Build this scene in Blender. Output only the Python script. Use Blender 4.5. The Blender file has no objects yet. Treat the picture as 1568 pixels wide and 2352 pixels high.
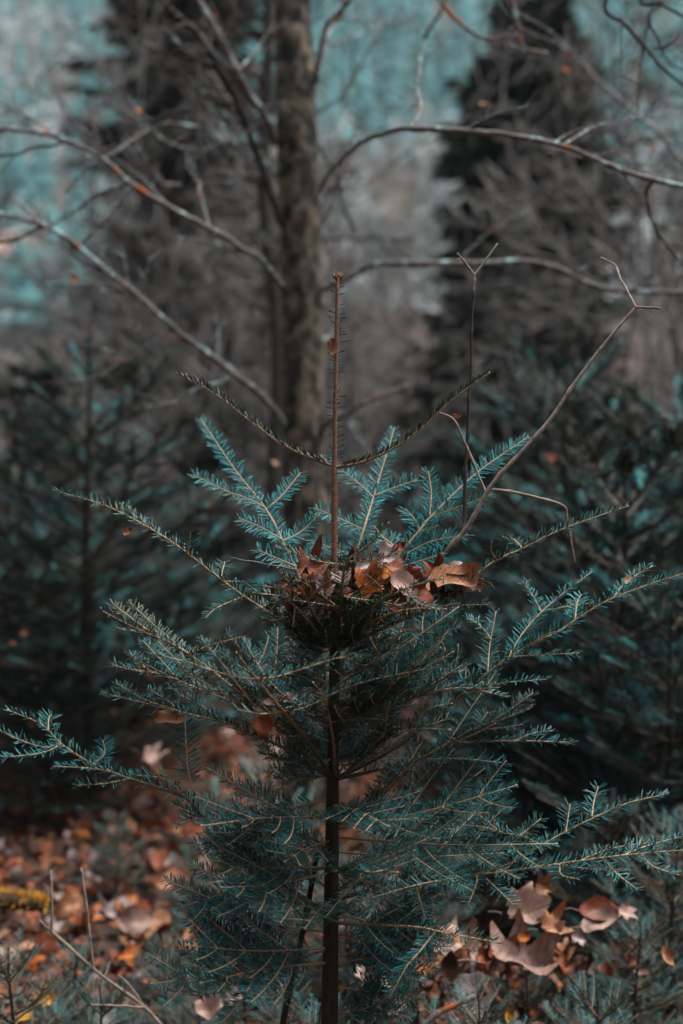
import bpy, math, random
import numpy as np
from mathutils import Vector, Matrix

# ------------------------------------------------------------------ camera, sky, sun, exposure
SC = bpy.context.scene
COL = SC.collection
PITCH = math.radians(3.0)
CAM = np.array((0.0, 0.0, 1.25))
K = 0.36 / 1176.0                      # tangent of one picture unit (picture = 1568 x 2352 units)
cd = bpy.data.cameras.new('camera')
cam = bpy.data.objects.new('camera', cd); COL.objects.link(cam)
cam.location = CAM; cam.rotation_euler = (math.pi/2 - PITCH, 0, 0)
cd.sensor_fit = 'VERTICAL'; cd.sensor_height = 36; cd.sensor_width = 24; cd.lens = 50
cd.clip_start = 0.05; cd.clip_end = 3000
cd.dof.use_dof = True; cd.dof.focus_distance = 2.0; cd.dof.aperture_fstop = 2.5
SC.camera = cam

SUN_EL, SUN_AZ = math.radians(68), math.radians(95)     # azimuth measured from +Y (ahead) towards +X
w = bpy.data.worlds.new('World'); SC.world = w; w.use_nodes = True
nt = w.node_tree; nt.nodes.clear()
sky = nt.nodes.new('ShaderNodeTexSky'); sky.sky_type = 'NISHITA'; sky.sun_disc = False
sky.sun_elevation = SUN_EL; sky.sun_rotation = SUN_AZ; sky.air_density = 1.0; sky.dust_density = 4.0
hs = nt.nodes.new('ShaderNodeHueSaturation'); hs.inputs['Saturation'].default_value = 0.40
mul = nt.nodes.new('ShaderNodeMix'); mul.data_type = 'RGBA'; mul.blend_type = 'MULTIPLY'
mul.inputs[0].default_value = 1.0; mul.inputs[7].default_value = (0.84, 1.0, 1.0, 1)
bg = nt.nodes.new('ShaderNodeBackground'); bg.inputs[1].default_value = 0.05
wo = nt.nodes.new('ShaderNodeOutputWorld')
nt.links.new(sky.outputs[0], hs.inputs['Color']); nt.links.new(hs.outputs[0], mul.inputs[6])
nt.links.new(mul.outputs[2], bg.inputs[0]); nt.links.new(bg.outputs[0], wo.inputs[0])
sd = bpy.data.lights.new('sun', 'SUN'); sd.energy = 1.5; sd.angle = math.radians(40); sd.color = (1.0, 0.98, 0.95)
sun = bpy.data.objects.new('sun', sd); COL.objects.link(sun)
sdir = Vector((math.sin(SUN_AZ)*math.cos(SUN_EL), math.cos(SUN_AZ)*math.cos(SUN_EL), math.sin(SUN_EL)))
sun.rotation_euler = sdir.to_track_quat('Z', 'Y').to_euler(); sun.location = sdir*30
SC.view_settings.view_transform = 'Standard'; SC.view_settings.look = 'None'
SC.view_settings.exposure = 2.0; SC.view_settings.gamma = 1.0
SC.render.engine = 'CYCLES'
SC.cycles.use_denoising = True
SC.cycles.max_bounces = 6; SC.cycles.diffuse_bounces = 3; SC.cycles.glossy_bounces = 2
SC.cycles.transmission_bounces = 2; SC.cycles.volume_bounces = 1; SC.cycles.transparent_max_bounces = 4
SC.cycles.caustics_reflective = False; SC.cycles.caustics_refractive = False

RIGHT = np.array((1.0, 0, 0)); UPV = np.array((0, math.sin(PITCH), math.cos(PITCH)))
FWD = np.array((0, math.cos(PITCH), -math.sin(PITCH))); ZUP = np.array((0, 0, 1.0))
rng = np.random.default_rng(7)
def at(px, py, d):
    """world point seen at picture position (px, py), d metres ahead of the camera"""
    return CAM + RIGHT*((px-784)*K*d) + UPV*((1176-py)*K*d) + FWD*d
def PX(d): return K*d                                     # metres for one picture unit at distance d

# ------------------------------------------------------------------ mesh builder
def unit(v):
    v = np.asarray(v, float)
    return v/np.maximum(np.linalg.norm(v, axis=-1, keepdims=True), 1e-9)
class MB:
    def __init__(s): s.v=[]; s.q=[]; s.qm=[]; s.t=[]; s.tm=[]; s.a=[]; s.n=0
    def add(s, v, quads=None, tris=None, qm=0, tm=0, attr=None):
        v = np.asarray(v, float).reshape(-1, 3)
        if quads is not None and len(quads):
            quads = np.asarray(quads, np.int64); s.q.append(quads+s.n)
            s.qm.append(np.broadcast_to(np.asarray(qm, np.int32), (len(quads),)))
        if tris is not None and len(tris):
            tris = np.asarray(tris, np.int64); s.t.append(tris+s.n)
            s.tm.append(np.broadcast_to(np.asarray(tm, np.int32), (len(tris),)))
        a = np.zeros((len(v), 3)) if attr is None else np.broadcast_to(np.asarray(attr, float), (len(v), 3))
        s.a.append(a); s.v.append(v); s.n += len(v)
    def mesh(s, name, mats, smooth=True, origin=None):
        V = np.concatenate(s.v); A = np.concatenate(s.a)
        if origin is not None: V = V - np.asarray(origin)
        Q = np.concatenate(s.q) if s.q else np.zeros((0,4),np.int64)
        T = np.concatenate(s.t) if s.t else np.zeros((0,3),np.int64)
        M = np.concatenate((s.qm if s.q else []) + (s.tm if s.t else []))
        me = bpy.data.meshes.new(name)
        me.vertices.add(len(V)); me.vertices.foreach_set('co', V.astype(np.float32).ravel())
        me.loops.add(len(Q)*4+len(T)*3)
        me.loops.foreach_set('vertex_index', np.concatenate((Q.ravel(), T.ravel())).astype(np.int32))
        me.polygons.add(len(Q)+len(T))
        st = np.concatenate((np.arange(len(Q))*4, len(Q)*4+np.arange(len(T))*3)).astype(np.int32)
        me.polygons.foreach_set('loop_start', st)
        me.polygons.foreach_set('material_index', M.astype(np.int32))
        me.polygons.foreach_set('use_smooth', np.full(len(Q)+len(T), smooth))
        at_ = me.attributes.new('tint', 'FLOAT_VECTOR', 'POINT'); at_.data.foreach_set('vector', A.astype(np.float32).ravel())
        for m in (mats if isinstance(mats, (list, tuple)) else [mats]): me.materials.append(m)
        me.update(calc_edges=True); me.validate()
        return me
    def obj(s, name, mats, parent=None, smooth=True, origin=None):
        o = bpy.data.objects.new(name, s.mesh(name, mats, smooth, origin)); COL.objects.link(o)
        if parent is not None: o.parent = parent
        return o

def spline(pts, n=6):
    """Catmull-Rom through the points (any dimension), n samples per span"""
    p = np.asarray(pts, float)
    if len(p) < 3:
        t = np.linspace(0, 1, n+1)[:, None]; return p[0]*(1-t)+p[-1]*t
    p = np.vstack((2*p[0]-p[1], p, 2*p[-1]-p[-2])); out = []
    for i in range(1, len(p)-2):
        t = np.linspace(0, 1, n, endpoint=False)[:, None]
        a, b, c, d = p[i-1], p[i], p[i+1], p[i+2]
        out.append(0.5*(2*b+(c-a)*t+(2*a-5*b+4*c-d)*t*t+(3*b-a-3*c+d)*t**3))
    out.append(p[-2][None]); return np.vstack(out)
def arclen(P):
    return np.concatenate(([0], np.cumsum(np.linalg.norm(np.diff(P, axis=0), axis=1))))
def tangents(P):
    return unit(np.gradient(P, axis=0))
def tube(mb, P, R, sides=6, mat=0, attr=None, knob=0.0, r=None):
    P = np.asarray(P, float); n = len(P); R = np.broadcast_to(np.asarray(R, float), (n,)).copy()
    if knob and r is not None: R = R*(1+knob*(r.random(n)-0.5))
    T = tangents(P); N = np.zeros_like(P)
    ref = np.array((0, 0, 1.0)) if abs(T[0][2]) < 0.9 else np.array((1.0, 0, 0))
    N[0] = unit(np.cross(T[0], ref))
    for i in range(1, n):
        v = N[i-1]-T[i]*np.dot(N[i-1], T[i]); N[i] = unit(v)
    B = np.cross(T, N); a = np.linspace(0, 2*math.pi, sides, endpoint=False)
    V = P[:, None]+R[:, None, None]*(np.cos(a)[None, :, None]*N[:, None]+np.sin(a)[None, :, None]*B[:, None])
    V = V.reshape(-1, 3)
    i = np.arange(n-1)[:, None]*sides; j = np.arange(sides)[None]; k = (j+1) % sides
    Q = np.stack((i+j, i+k, i+sides+k, i+sides+j), -1).reshape(-1, 4)
    V = np.vstack((V, P[-1]+T[-1]*R[-1]*0.7)); tip = n*sides; b = (n-1)*sides
    tr = [(b+x, b+(x+1) % sides, tip) for x in range(sides)]
    if attr is not None and np.ndim(attr) == 2: attr = np.vstack((np.repeat(attr, sides, 0), attr[-1:]))
    mb.add(V, Q, tr, mat, mat, attr)

# ------------------------------------------------------------------ materials
def newmat(name):
    m = bpy.data.materials.new(name); m.use_nodes = True
    return m, m.node_tree.nodes, m.node_tree.links, m.node_tree.nodes['Principled BSDF']
def ramp(N, stops):
    r = N.new('ShaderNodeValToRGB'); e = r.color_ramp.elements
    while len(e) > 1: e.remove(e[-1])
    e[0].position = stops[0][0]; e[0].color = (*stops[0][1], 1)
    for p, c in stops[1:]:
        x = e.new(p); x.color = (*c, 1)
    return r
def noise(N, L, scale, detail=4, coord='Object', rough=0.55, vec=None):
    tc = N.new('ShaderNodeTexCoord'); n = N.new('ShaderNodeTexNoise')
    n.inputs['Scale'].default_value = scale; n.inputs['Detail'].default_value = detail; n.inputs['Roughness'].default_value = rough
    if vec is None: L.new(tc.outputs[coord], n.inputs['Vector'])
    else:
        mp = N.new('ShaderNodeMapping'); mp.inputs['Scale'].default_value = vec
        L.new(tc.outputs[coord], mp.inputs['Vector']); L.new(mp.outputs[0], n.inputs['Vector'])
    return n
def mixc(N, L, fac, a, b, mode='MIX'):
    m = N.new('ShaderNodeMix'); m.data_type = 'RGBA'; m.blend_type = mode
    for idx, v in ((0, fac), (6, a), (7, b)):
        if isinstance(v, (int, float)): m.inputs[idx].default_value = v
        elif isinstance(v, tuple): m.inputs[idx].default_value = (*v, 1)
        else: L.new(v, m.inputs[idx])
    return m.outputs[2]
def bump(N, L, B, h, strength=0.5, dist=0.01):
    b = N.new('ShaderNodeBump'); b.inputs['Strength'].default_value = strength; b.inputs['Distance'].default_value = dist
    L.new(h, b.inputs['Height']); L.new(b.outputs[0], B.inputs['Normal'])
def tint(N, L):
    a = N.new('ShaderNodeAttribute'); a.attribute_name = 'tint'
    s = N.new('ShaderNodeSeparateXYZ'); L.new(a.outputs['Vector'], s.inputs[0]); return s
def needle_mat(name, dark, light, olive, rough=0.42, spec=0.3):
    """tint.x random per needle, tint.y amount of olive"""
    m, N, L, B = newmat(name); s = tint(N, L)
    c = mixc(N, L, s.outputs[0], dark, light); c = mixc(N, L, s.outputs[1], c, olive)
    L.new(c, B.inputs['Base Color']); B.inputs['Roughness'].default_value = rough
    B.inputs['Specular IOR Level'].default_value = spec
    return m
def bark_mat(name, stops, scale, vec=None, bstr=0.5, bdist=0.004, rough=0.85, lichen=None):
    m, N, L, B = newmat(name); n = noise(N, L, scale, 5, vec=vec)
    r = ramp(N, stops); L.new(n.outputs[0], r.inputs[0]); c = r.outputs[0]
    for (col, sc, lo, hi) in (lichen or ()):
        n2 = noise(N, L, sc, 3); r2 = ramp(N, [(lo, (0, 0, 0)), (hi, (1, 1, 1))]); L.new(n2.outputs[0], r2.inputs[0])
        c = mixc(N, L, r2.outputs[0], c, col)
    L.new(c, B.inputs['Base Color']); B.inputs['Roughness'].default_value = rough
    B.inputs['Specular IOR Level'].default_value = 0.25
    bump(N, L, B, n.outputs[0], bstr, bdist); return m

M = {}
M['needle_lit'] = needle_mat('needle_lit', (0.004, 0.030, 0.034), (0.034, 0.250, 0.268), (0.055, 0.060, 0.022), 0.5, 0.2)  # brighter copy of needle_top: light on the bright sprays put into the colour
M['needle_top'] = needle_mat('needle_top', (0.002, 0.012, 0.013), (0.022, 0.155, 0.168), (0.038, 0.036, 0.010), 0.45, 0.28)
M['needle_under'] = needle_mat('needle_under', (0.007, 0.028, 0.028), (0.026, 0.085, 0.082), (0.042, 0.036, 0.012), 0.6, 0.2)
def far_needle_mat():
    """tint.x random, tint.y olive, olive; the newest shoots are pale teal, old ones nearly black"""
    m, N, L, B = newmat('needle_far'); sp = tint(N, L)
    c = mixc(N, L, sp.outputs[0], (0.0015, 0.005, 0.006), (0.060, 0.29, 0.305)); c = mixc(N, L, sp.outputs[1], c, (0.020, 0.016, 0.005))
    L.new(c, B.inputs['Base Color']); B.inputs['Roughness'].default_value = 0.55
    B.inputs['Specular IOR Level'].default_value = 0.10; return m
M['needle_far'] = far_needle_mat()
def shoot_mat():
    """tint.x: 0 old grey-brown bark, 1 young tan shoot"""
    m, N, L, B = newmat('fir_shoot'); sp = tint(N, L); n = noise(N, L, 300, 4)
    r1 = ramp(N, [(0.3, (0.045, 0.028, 0.018)), (0.7, (0.115, 0.078, 0.055))]); r2 = ramp(N, [(0.3, (0.22, 0.12, 0.06)), (0.7, (0.44, 0.285, 0.165))])
    L.new(n.outputs[0], r1.inputs[0]); L.new(n.outputs[0], r2.inputs[0])
    L.new(mixc(N, L, sp.outputs[0], r1.outputs[0], r2.outputs[0]), B.inputs['Base Color']); B.inputs['Roughness'].default_value = 0.6
    bump(N, L, B, n.outputs[0], 0.4, 0.001); return m
M['shoot'] = shoot_mat()
M['fir_bark'] = bark_mat('fir_bark', [(0.3, (0.018, 0.013, 0.010)), (0.7, (0.052, 0.036, 0.028))], 160, vec=(1, 1, 0.4), bdist=0.002)
M['leader'] = bark_mat('leader_bark', [(0.3, (0.10, 0.045, 0.025)), (0.7, (0.22, 0.11, 0.065))], 200, bdist=0.001, rough=0.6)
M['beech'] = bark_mat('trunk_bark', [(0.38, (0.010, 0.008, 0.007)), (0.5, (0.050, 0.040, 0.032)), (0.62, (0.17, 0.13, 0.10))], 22, vec=(1.3, 1.3, 0.9), bstr=1.0, bdist=0.012,
    lichen=[((0.20, 0.27, 0.27), 24, 0.66, 0.74), ((0.20, 0.14, 0.09), 9, 0.55, 0.72)])
M['branch'] = bark_mat('grey_branch_bark', [(0.3, (0.075, 0.062, 0.060)), (0.7, (0.20, 0.175, 0.17))], 60, bdist=0.003,
    lichen=[((0.30, 0.42, 0.43), 26, 0.56, 0.63), ((0.30, 0.075, 0.025), 14, 0.63, 0.68)])
M['twig'] = bark_mat('brown_twig_bark', [(0.3, (0.10, 0.075, 0.068)), (0.7, (0.27, 0.20, 0.17))], 120, bdist=0.001, rough=0.65)
M['darktwig'] = bark_mat('dark_twig_bark', [(0.3, (0.02, 0.015, 0.014)), (0.7, (0.05, 0.036, 0.032))], 120, bdist=0.001)
M['palewood'] = bark_mat('pale_dead_wood', [(0.3, (0.15, 0.115, 0.09)), (0.7, (0.34, 0.27, 0.22))], 90, bdist=0.002)
M['woods'] = bark_mat('wood_bark', [(0.3, (0.036, 0.029, 0.027)), (0.7, (0.18, 0.158, 0.154))], 1.2, bdist=0.01)
M['dark_trunk'] = bark_mat('dark_trunk_bark', [(0.3, (0.018, 0.014, 0.012)), (0.7, (0.05, 0.04, 0.034))], 20, bdist=0.01)

def leaf_mat(name, base, alt, vein, rough=0.6):
    """tint.x along the midrib 0..1, tint.y across -1..1"""
    m, N, L, B = newmat(name); s = tint(N, L)
    n = noise(N, L, 38, 4); r = ramp(N, [(0.30, tuple(x*0.7 for x in base)), (0.45, base), (0.64, alt)]); L.new(n.outputs[0], r.inputs[0])
    ab = N.new('ShaderNodeMath'); ab.operation = 'ABSOLUTE'; L.new(s.outputs[1], ab.inputs[0])
    k = N.new('ShaderNodeMath'); k.operation = 'MULTIPLY_ADD'; k.inputs[1].default_value = -0.42; L.new(ab.outputs[0], k.inputs[0]); L.new(s.outputs[0], k.inputs[2])
    f = N.new('ShaderNodeMath'); f.operation = 'MULTIPLY'; f.inputs[1].default_value = 8.0; L.new(k.outputs[0], f.inputs[0])
    fr = N.new('ShaderNodeMath'); fr.operation = 'PINGPONG'; fr.inputs[1].default_value = 0.5; L.new(f.outputs[0], fr.inputs[0])
    rr = ramp(N, [(0.0, (1, 1, 1)), (0.11, (0, 0, 0))]); L.new(fr.outputs[0], rr.inputs[0])
    r3 = ramp(N, [(0.0, (1, 1, 1)), (0.05, (0, 0, 0))]); L.new(ab.outputs[0], r3.inputs[0])
    vm = N.new('ShaderNodeMath'); vm.operation = 'MAXIMUM'; L.new(rr.outputs[0], vm.inputs[0]); L.new(r3.outputs[0], vm.inputs[1])
    fm = N.new('ShaderNodeMath'); fm.operation = 'MULTIPLY'; fm.inputs[1].default_value = 0.65; L.new(vm.outputs[0], fm.inputs[0])
    c = mixc(N, L, fm.outputs[0], r.outputs[0], vein)
    n5 = noise(N, L, 150, 3); r5 = ramp(N, [(0.60, (0, 0, 0)), (0.68, (0.8, 0.8, 0.8))]); L.new(n5.outputs[0], r5.inputs[0]); c = mixc(N, L, r5.outputs[0], c, tuple(x*0.35 for x in vein))
    L.new(c, B.inputs['Base Color']); B.inputs['Roughness'].default_value = rough; B.inputs['Specular IOR Level'].default_value = 0.3
    bump(N, L, B, vm.outputs[0], 0.5, 0.0015); return m
M['leaf_pale'] = leaf_mat('leaf_pale', (0.29, 0.165, 0.13), (0.44, 0.29, 0.24), (0.19, 0.10, 0.08))
M['leaf_mauve'] = leaf_mat('leaf_mauve', (0.27, 0.19, 0.18), (0.40, 0.30, 0.285), (0.13, 0.08, 0.075))
M['leaf_tan'] = leaf_mat('leaf_tan', (0.30, 0.12, 0.055), (0.46, 0.24, 0.145), (0.16, 0.06, 0.03))
M['leaf_orange'] = leaf_mat('leaf_orange', (0.30, 0.065, 0.015), (0.55, 0.17, 0.03), (0.16, 0.04, 0.012))
M['leaf_rust'] = leaf_mat('leaf_rust', (0.17, 0.040, 0.018), (0.32, 0.095, 0.045), (0.09, 0.025, 0.014))
M['leaf_dark'] = leaf_mat('leaf_dark', (0.055, 0.022, 0.015), (0.13, 0.050, 0.032), (0.04, 0.016, 0.01))
M['leaf_yellow'] = leaf_mat('leaf_yellow', (0.50, 0.22, 0.02), (0.60, 0.32, 0.05), (0.28, 0.12, 0.02))
LEAVES = ['leaf_pale', 'leaf_mauve', 'leaf_tan', 'leaf_orange', 'leaf_rust', 'leaf_dark', 'leaf_yellow']
def ground_mat():
    m, N, L, B = newmat('forest_floor'); n = noise(N, L, 9, 6); n2 = noise(N, L, 0.35, 4)
    r = ramp(N, [(0.3, (0.022, 0.013, 0.009)), (0.5, (0.075, 0.040, 0.027)), (0.7, (0.16, 0.095, 0.068))]); L.new(n.outputs[0], r.inputs[0])
    r2 = ramp(N, [(0.35, (0.55, 0.52, 0.50)), (0.7, (1.15, 1.05, 1.0))]); L.new(n2.outputs[0], r2.inputs[0])
    L.new(mixc(N, L, 1.0, r.outputs[0], r2.outputs[0], 'MULTIPLY'), B.inputs['Base Color'])
    B.inputs['Roughness'].default_value = 0.95; bump(N, L, B, n.outputs[0], 0.8, 0.03); return m
M['ground'] = ground_mat()
def plain(name, c, rough=0.8):
    m, N, L, B = newmat(name); n = noise(N, L, 3, 4)
    r = ramp(N, [(0.3, tuple(x*0.8 for x in c)), (0.7, tuple(min(1, x*1.15) for x in c))]); L.new(n.outputs[0], r.inputs[0])
    L.new(r.outputs[0], B.inputs['Base Color']); B.inputs['Roughness'].default_value = rough; return m

# ------------------------------------------------------------------ tags
def tag(o, label, cat, group=None, kind=None):
    o['label'] = label
    if cat: o['category'] = cat
    if group: o['group'] = group
    if kind: o['kind'] = kind
    return o
def thing(name, label, cat, loc=(0, 0, 0), group=None):
    o = bpy.data.objects.new(name, None); COL.objects.link(o); o.location = loc; o.empty_display_size = 0.1
    return tag(o, label, cat, group)
def copy_tree(o, parent=None):
    c = o.copy(); COL.objects.link(c); c.parent = parent
    for ch in o.children: copy_tree(ch, c)
    return c

# ------------------------------------------------------------------ terrain
def sstep(a, b, x):
    t = np.clip((np.asarray(x, float)-a)/(b-a), 0, 1); return t*t*(3-2*t)
def height(x, y):
    x = np.asarray(x, float); y = np.asarray(y, float)
    h = 0.035*np.sin(x*2.3+0.7)*np.cos(y*1.9)+0.05*np.sin(x*0.8+y*0.6)
    h = h - 1.1*sstep(7, 14, y)
    side = x/np.maximum(y, 1.0)
    hm = 2.5+6.0*sstep(-0.22, -0.02, side)
    mid = hm*sstep(13, 62, y)*(1-0.55*sstep(62, 95, y))
    rr = np.where(y > 0, np.hypot(y, x*0.5), 0.0)
    far = 190*np.clip((rr-92)/380, 0, 2)**1.08
    und = (1.2*np.sin(x*0.11+1.3)*np.sin(y*0.09)+6*np.sin(x*0.021+0.4)*sstep(150, 300, y))*sstep(15, 60, y)
    back = 0.85*np.clip(-y-1.2, 0, 22)                # unseen slope behind the viewer, added to block low sky light
    return h+mid+far+und+back
def ground_point(px, d):
    p = at(px, 1005, d); return np.array((p[0], p[1], float(height(p[0], p[1]))))
xs = np.concatenate((-np.geomspace(300, 4, 34), np.linspace(-3.6, 3.6, 49), np.geomspace(4, 300, 34)))
ys = np.concatenate((np.linspace(-30, -1, 12), np.linspace(0, 8, 54), np.geomspace(8.4, 480, 72)))
X, Y = np.meshgrid(xs, ys); Z = height(X, Y)
gm = MB(); nx, ny = len(xs), len(ys)
I, J = np.meshgrid(np.arange(ny-1), np.arange(nx-1), indexing='ij'); b = (I*nx+J).ravel()
gm.add(np.stack((X, Y, Z), -1).reshape(-1, 3), np.stack((b, b+1, b+nx+1, b+nx), -1))
g = gm.obj('ground', M['ground']); tag(g, 'brown leafy forest floor rising into hills', None, kind='structure')
ZMAX = float(Z.max())

# ------------------------------------------------------------------ needles
def needle_frames(P, dens, r, mode, s0=0.0, N0=None):
    """sample positions and frames along an axis: base, tangent, normal, side"""
    s = arclen(P); Ltot = s[-1]; n = max(2, int(Ltot*dens*(1-s0)))
    q = np.sort(s0*Ltot+(1-s0)*Ltot*(np.arange(n)+r.random(n)*0.8)/n)
    T0 = tangents(P)
    B = np.stack([np.interp(q, s, P[:, i]) for i in range(3)], -1)
    T = unit(np.stack([np.interp(q, s, T0[:, i]) for i in range(3)], -1))
    U = ZUP if N0 is None else np.asarray(N0, float)
    Nn = unit(U-T*(T@U)[:, None]+np.array((0, -1e-4, 0)))
    S = np.cross(T, Nn); return B, T, Nn, S, q/Ltot
def needles(mb, P, dens, length, width, r, mode='flat', olive=0.0, s0=0.0, simple=False, N0=None, rad=0.0, bright=None):
    B, T, Nn, S, f = needle_frames(P, dens, r, mode, s0, N0); n = len(B)
    sg = np.where(np.arange(n) % 2 == 0, 1.0, -1.0)
    if mode == 'flat':
        al = np.radians(r.normal(60, 12, n)); be = np.radians(r.normal(9, 17, n))
    elif mode == 'brush':
        al = np.radians(r.normal(47, 9, n)); be = np.radians(r.uniform(0, 85, n))
    elif mode == 'full':
        al = np.radians(r.normal(58, 10, n)); be = np.radians(r.uniform(-35, 80, n))
    else:
        al = np.radians(r.normal(78, 8, n)); be = np.radians(r.uniform(-90, 90, n))
    tipf = np.clip((f-0.90)/0.10, 0, 1); al = al*(1-0.45*tipf)
    side = S*(sg*np.cos(be))[:, None]+Nn*np.sin(be)[:, None]
    D = unit(T*np.cos(al)[:, None]+side*np.sin(al)[:, None]+r.normal(0, 0.04, (n, 3)))
    up = unit(Nn*np.cos(be)[:, None]-S*(sg*np.sin(be))[:, None]+r.normal(0, 0.12, (n, 3)))
    up = unit(up-D*np.sum(up*D, 1)[:, None]); W = np.cross(D, up)
    prof = np.minimum(1, 0.72+f*3)*(1-0.42*np.clip((f-0.8)/0.2, 0, 1)**2)
    Ln = length*prof*r.normal(1, 0.16, n).clip(0.45, 1.35)*np.where(r.random(n) < 0.05, 0.35, 1); wd = width*r.normal(1, 0.1, n).clip(0.7, 1.3)
    B = B+side*rad; bend = r.normal(0.06, 0.05, n)
    brown = np.where(r.random(n) < 0.03, 0.9, 0.0)
    rx = r.random(n)**1.2 if bright is None else np.clip(bright*(0.55+0.9*r.random(n)), 0, 1)
    att = np.stack((rx, np.clip(olive+r.normal(0, 0.12, n)+brown, 0, 1), f), -1)
    def pt(s, x, k): return B+D*(Ln*s)[:, None]+up*((bend*Ln)*s*s-k*wd)[:, None]+W*(x*wd*0.5)[:, None]
    if simple:
        V = np.stack((pt(0, 0, 0), pt(0.45, 1, 0), pt(1, 0, 0), pt(0.45, -1, 0)), 1)
        Q = np.arange(n)[:, None]*4+np.array((0, 1, 2, 3)); mb.add(V.reshape(-1, 3), Q, attr=np.repeat(att, 4, 0)); return
    rows = []
    for s, x in ((0, 0.5), (0.72, 1.0)): rows += [pt(s, x, 0), pt(s, -x, 0), pt(s, 0, 0.32*x)]
    rows.append(pt(1, 0, 0.05)); V = np.stack(rows, 1); b = np.arange(n)[:, None]*7
    Q, qm, Tt, tm = [], [], [], []
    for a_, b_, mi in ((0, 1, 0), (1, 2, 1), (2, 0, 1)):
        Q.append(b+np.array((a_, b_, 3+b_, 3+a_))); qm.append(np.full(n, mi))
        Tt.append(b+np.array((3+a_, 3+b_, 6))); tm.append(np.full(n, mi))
    mb.add(V.reshape(-1, 3), np.concatenate(Q), np.concatenate(Tt), np.concatenate(qm), np.concatenate(tm), np.repeat(att, 7, 0))

# ------------------------------------------------------------------ growing fir branches
def grow_branch(base, dirv, L, r, curve=0.25, nodes=3, lat=0.55, up=None):
    """axes of one fir branch: list of (points, start radius, level)"""
    dirv = unit(dirv); n = 10; t = np.linspace(0, 1, n)
    wob = unit(np.cross(dirv, ZUP))*r.normal(0, 0.05)
    P = base+dirv*(L*t)[:, None]+ZUP*(curve*L*(t**2))[:, None]+wob*(L*np.sin(t*3.0))[:, None]
    axes = [(P, 0.0035+0.006*L, 0)]; T = tangents(P)
    for k in range(1, nodes+1):
        f = k/(nodes+0.9)*r.uniform(0.93, 1.05); i = min(n-2, int(f*(n-1))); b = P[i]
        Nn = unit(ZUP-T[i]*T[i][2]); S = np.cross(T[i], Nn)
        for sg in (-1, 1):
            if r.random() < 0.08: continue
            a = math.radians(r.uniform(42, 58)); d = T[i]*math.cos(a)+S*sg*math.sin(a)+Nn*r.uniform(0.0, 0.22)
            l2 = L*(1-f)*lat*r.uniform(1.05, 1.5)+0.02
            tt = np.linspace(0, 1, 6); P2 = b+unit(d)*(l2*tt)[:, None]+(T[i]*0.22+ZUP*0.08)*(l2*tt**2)[:, None]
            axes.append((P2, 0.0022+0.003*l2, 1))
            if l2 > 0.14:
                T2 = tangents(P2); j = 3; S2 = np.cross(T2[j], unit(ZUP-T2[j]*T2[j][2]))
                for s3 in (-1, 1):
                    a3 = math.radians(r.uniform(42, 55)); d3 = T2[j]*math.cos(a3)+S2*s3*math.sin(a3)
                    l3 = l2*r.uniform(0.28, 0.45); t3 = np.linspace(0, 1, 4)
                    axes.append((P2[j]+unit(d3)*(l3*t3)[:, None]+T2[j]*(0.15*l3*t3**2)[:, None], 0.0018, 2))
    return axes
def axes_to_objects(axes, parent, r, dens, ln, wd, simple, olive=0.15, origin=None, mats=None, modes=None, sides=5, needle_scale0=1.0):
    wood = MB(); nd = MB()
    for P, r0, lev in axes:
        tube(wood, P, np.linspace(r0, 0.0011 if not simple else 0.0014, len(P)), sides if lev == 0 else 4, knob=0.25, r=r, attr=(0.0 if lev == 0 else 0.12, 0, 0) if simple else (0.1 if lev == 0 else 0.6, 0, 0))
        ol = np.clip(olive+r.normal(0, 0.08), 0, 1)
        br = (r.uniform(0.7, 1.0) if r.random() < (0.20 if lev else 0.05) else r.uniform(0.02, 0.22)) if simple else (r.uniform(0.7, 1.0) if r.random() < 0.3 else r.uniform(0.05, 0.4))
        needles(nd, P, dens, ln*(0.9 if lev else 1.0), wd, r, 'full' if (lev == 0 and simple) else 'flat', 0.0 if br > 0.6 else ol, 0.30 if lev == 0 else 0.05, simple, bright=br)
    b = wood.obj('branch', M['shoot'], parent, origin=origin)
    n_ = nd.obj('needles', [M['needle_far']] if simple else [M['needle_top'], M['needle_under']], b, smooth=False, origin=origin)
    n_['kind'] = 'stuff'; return b

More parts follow.
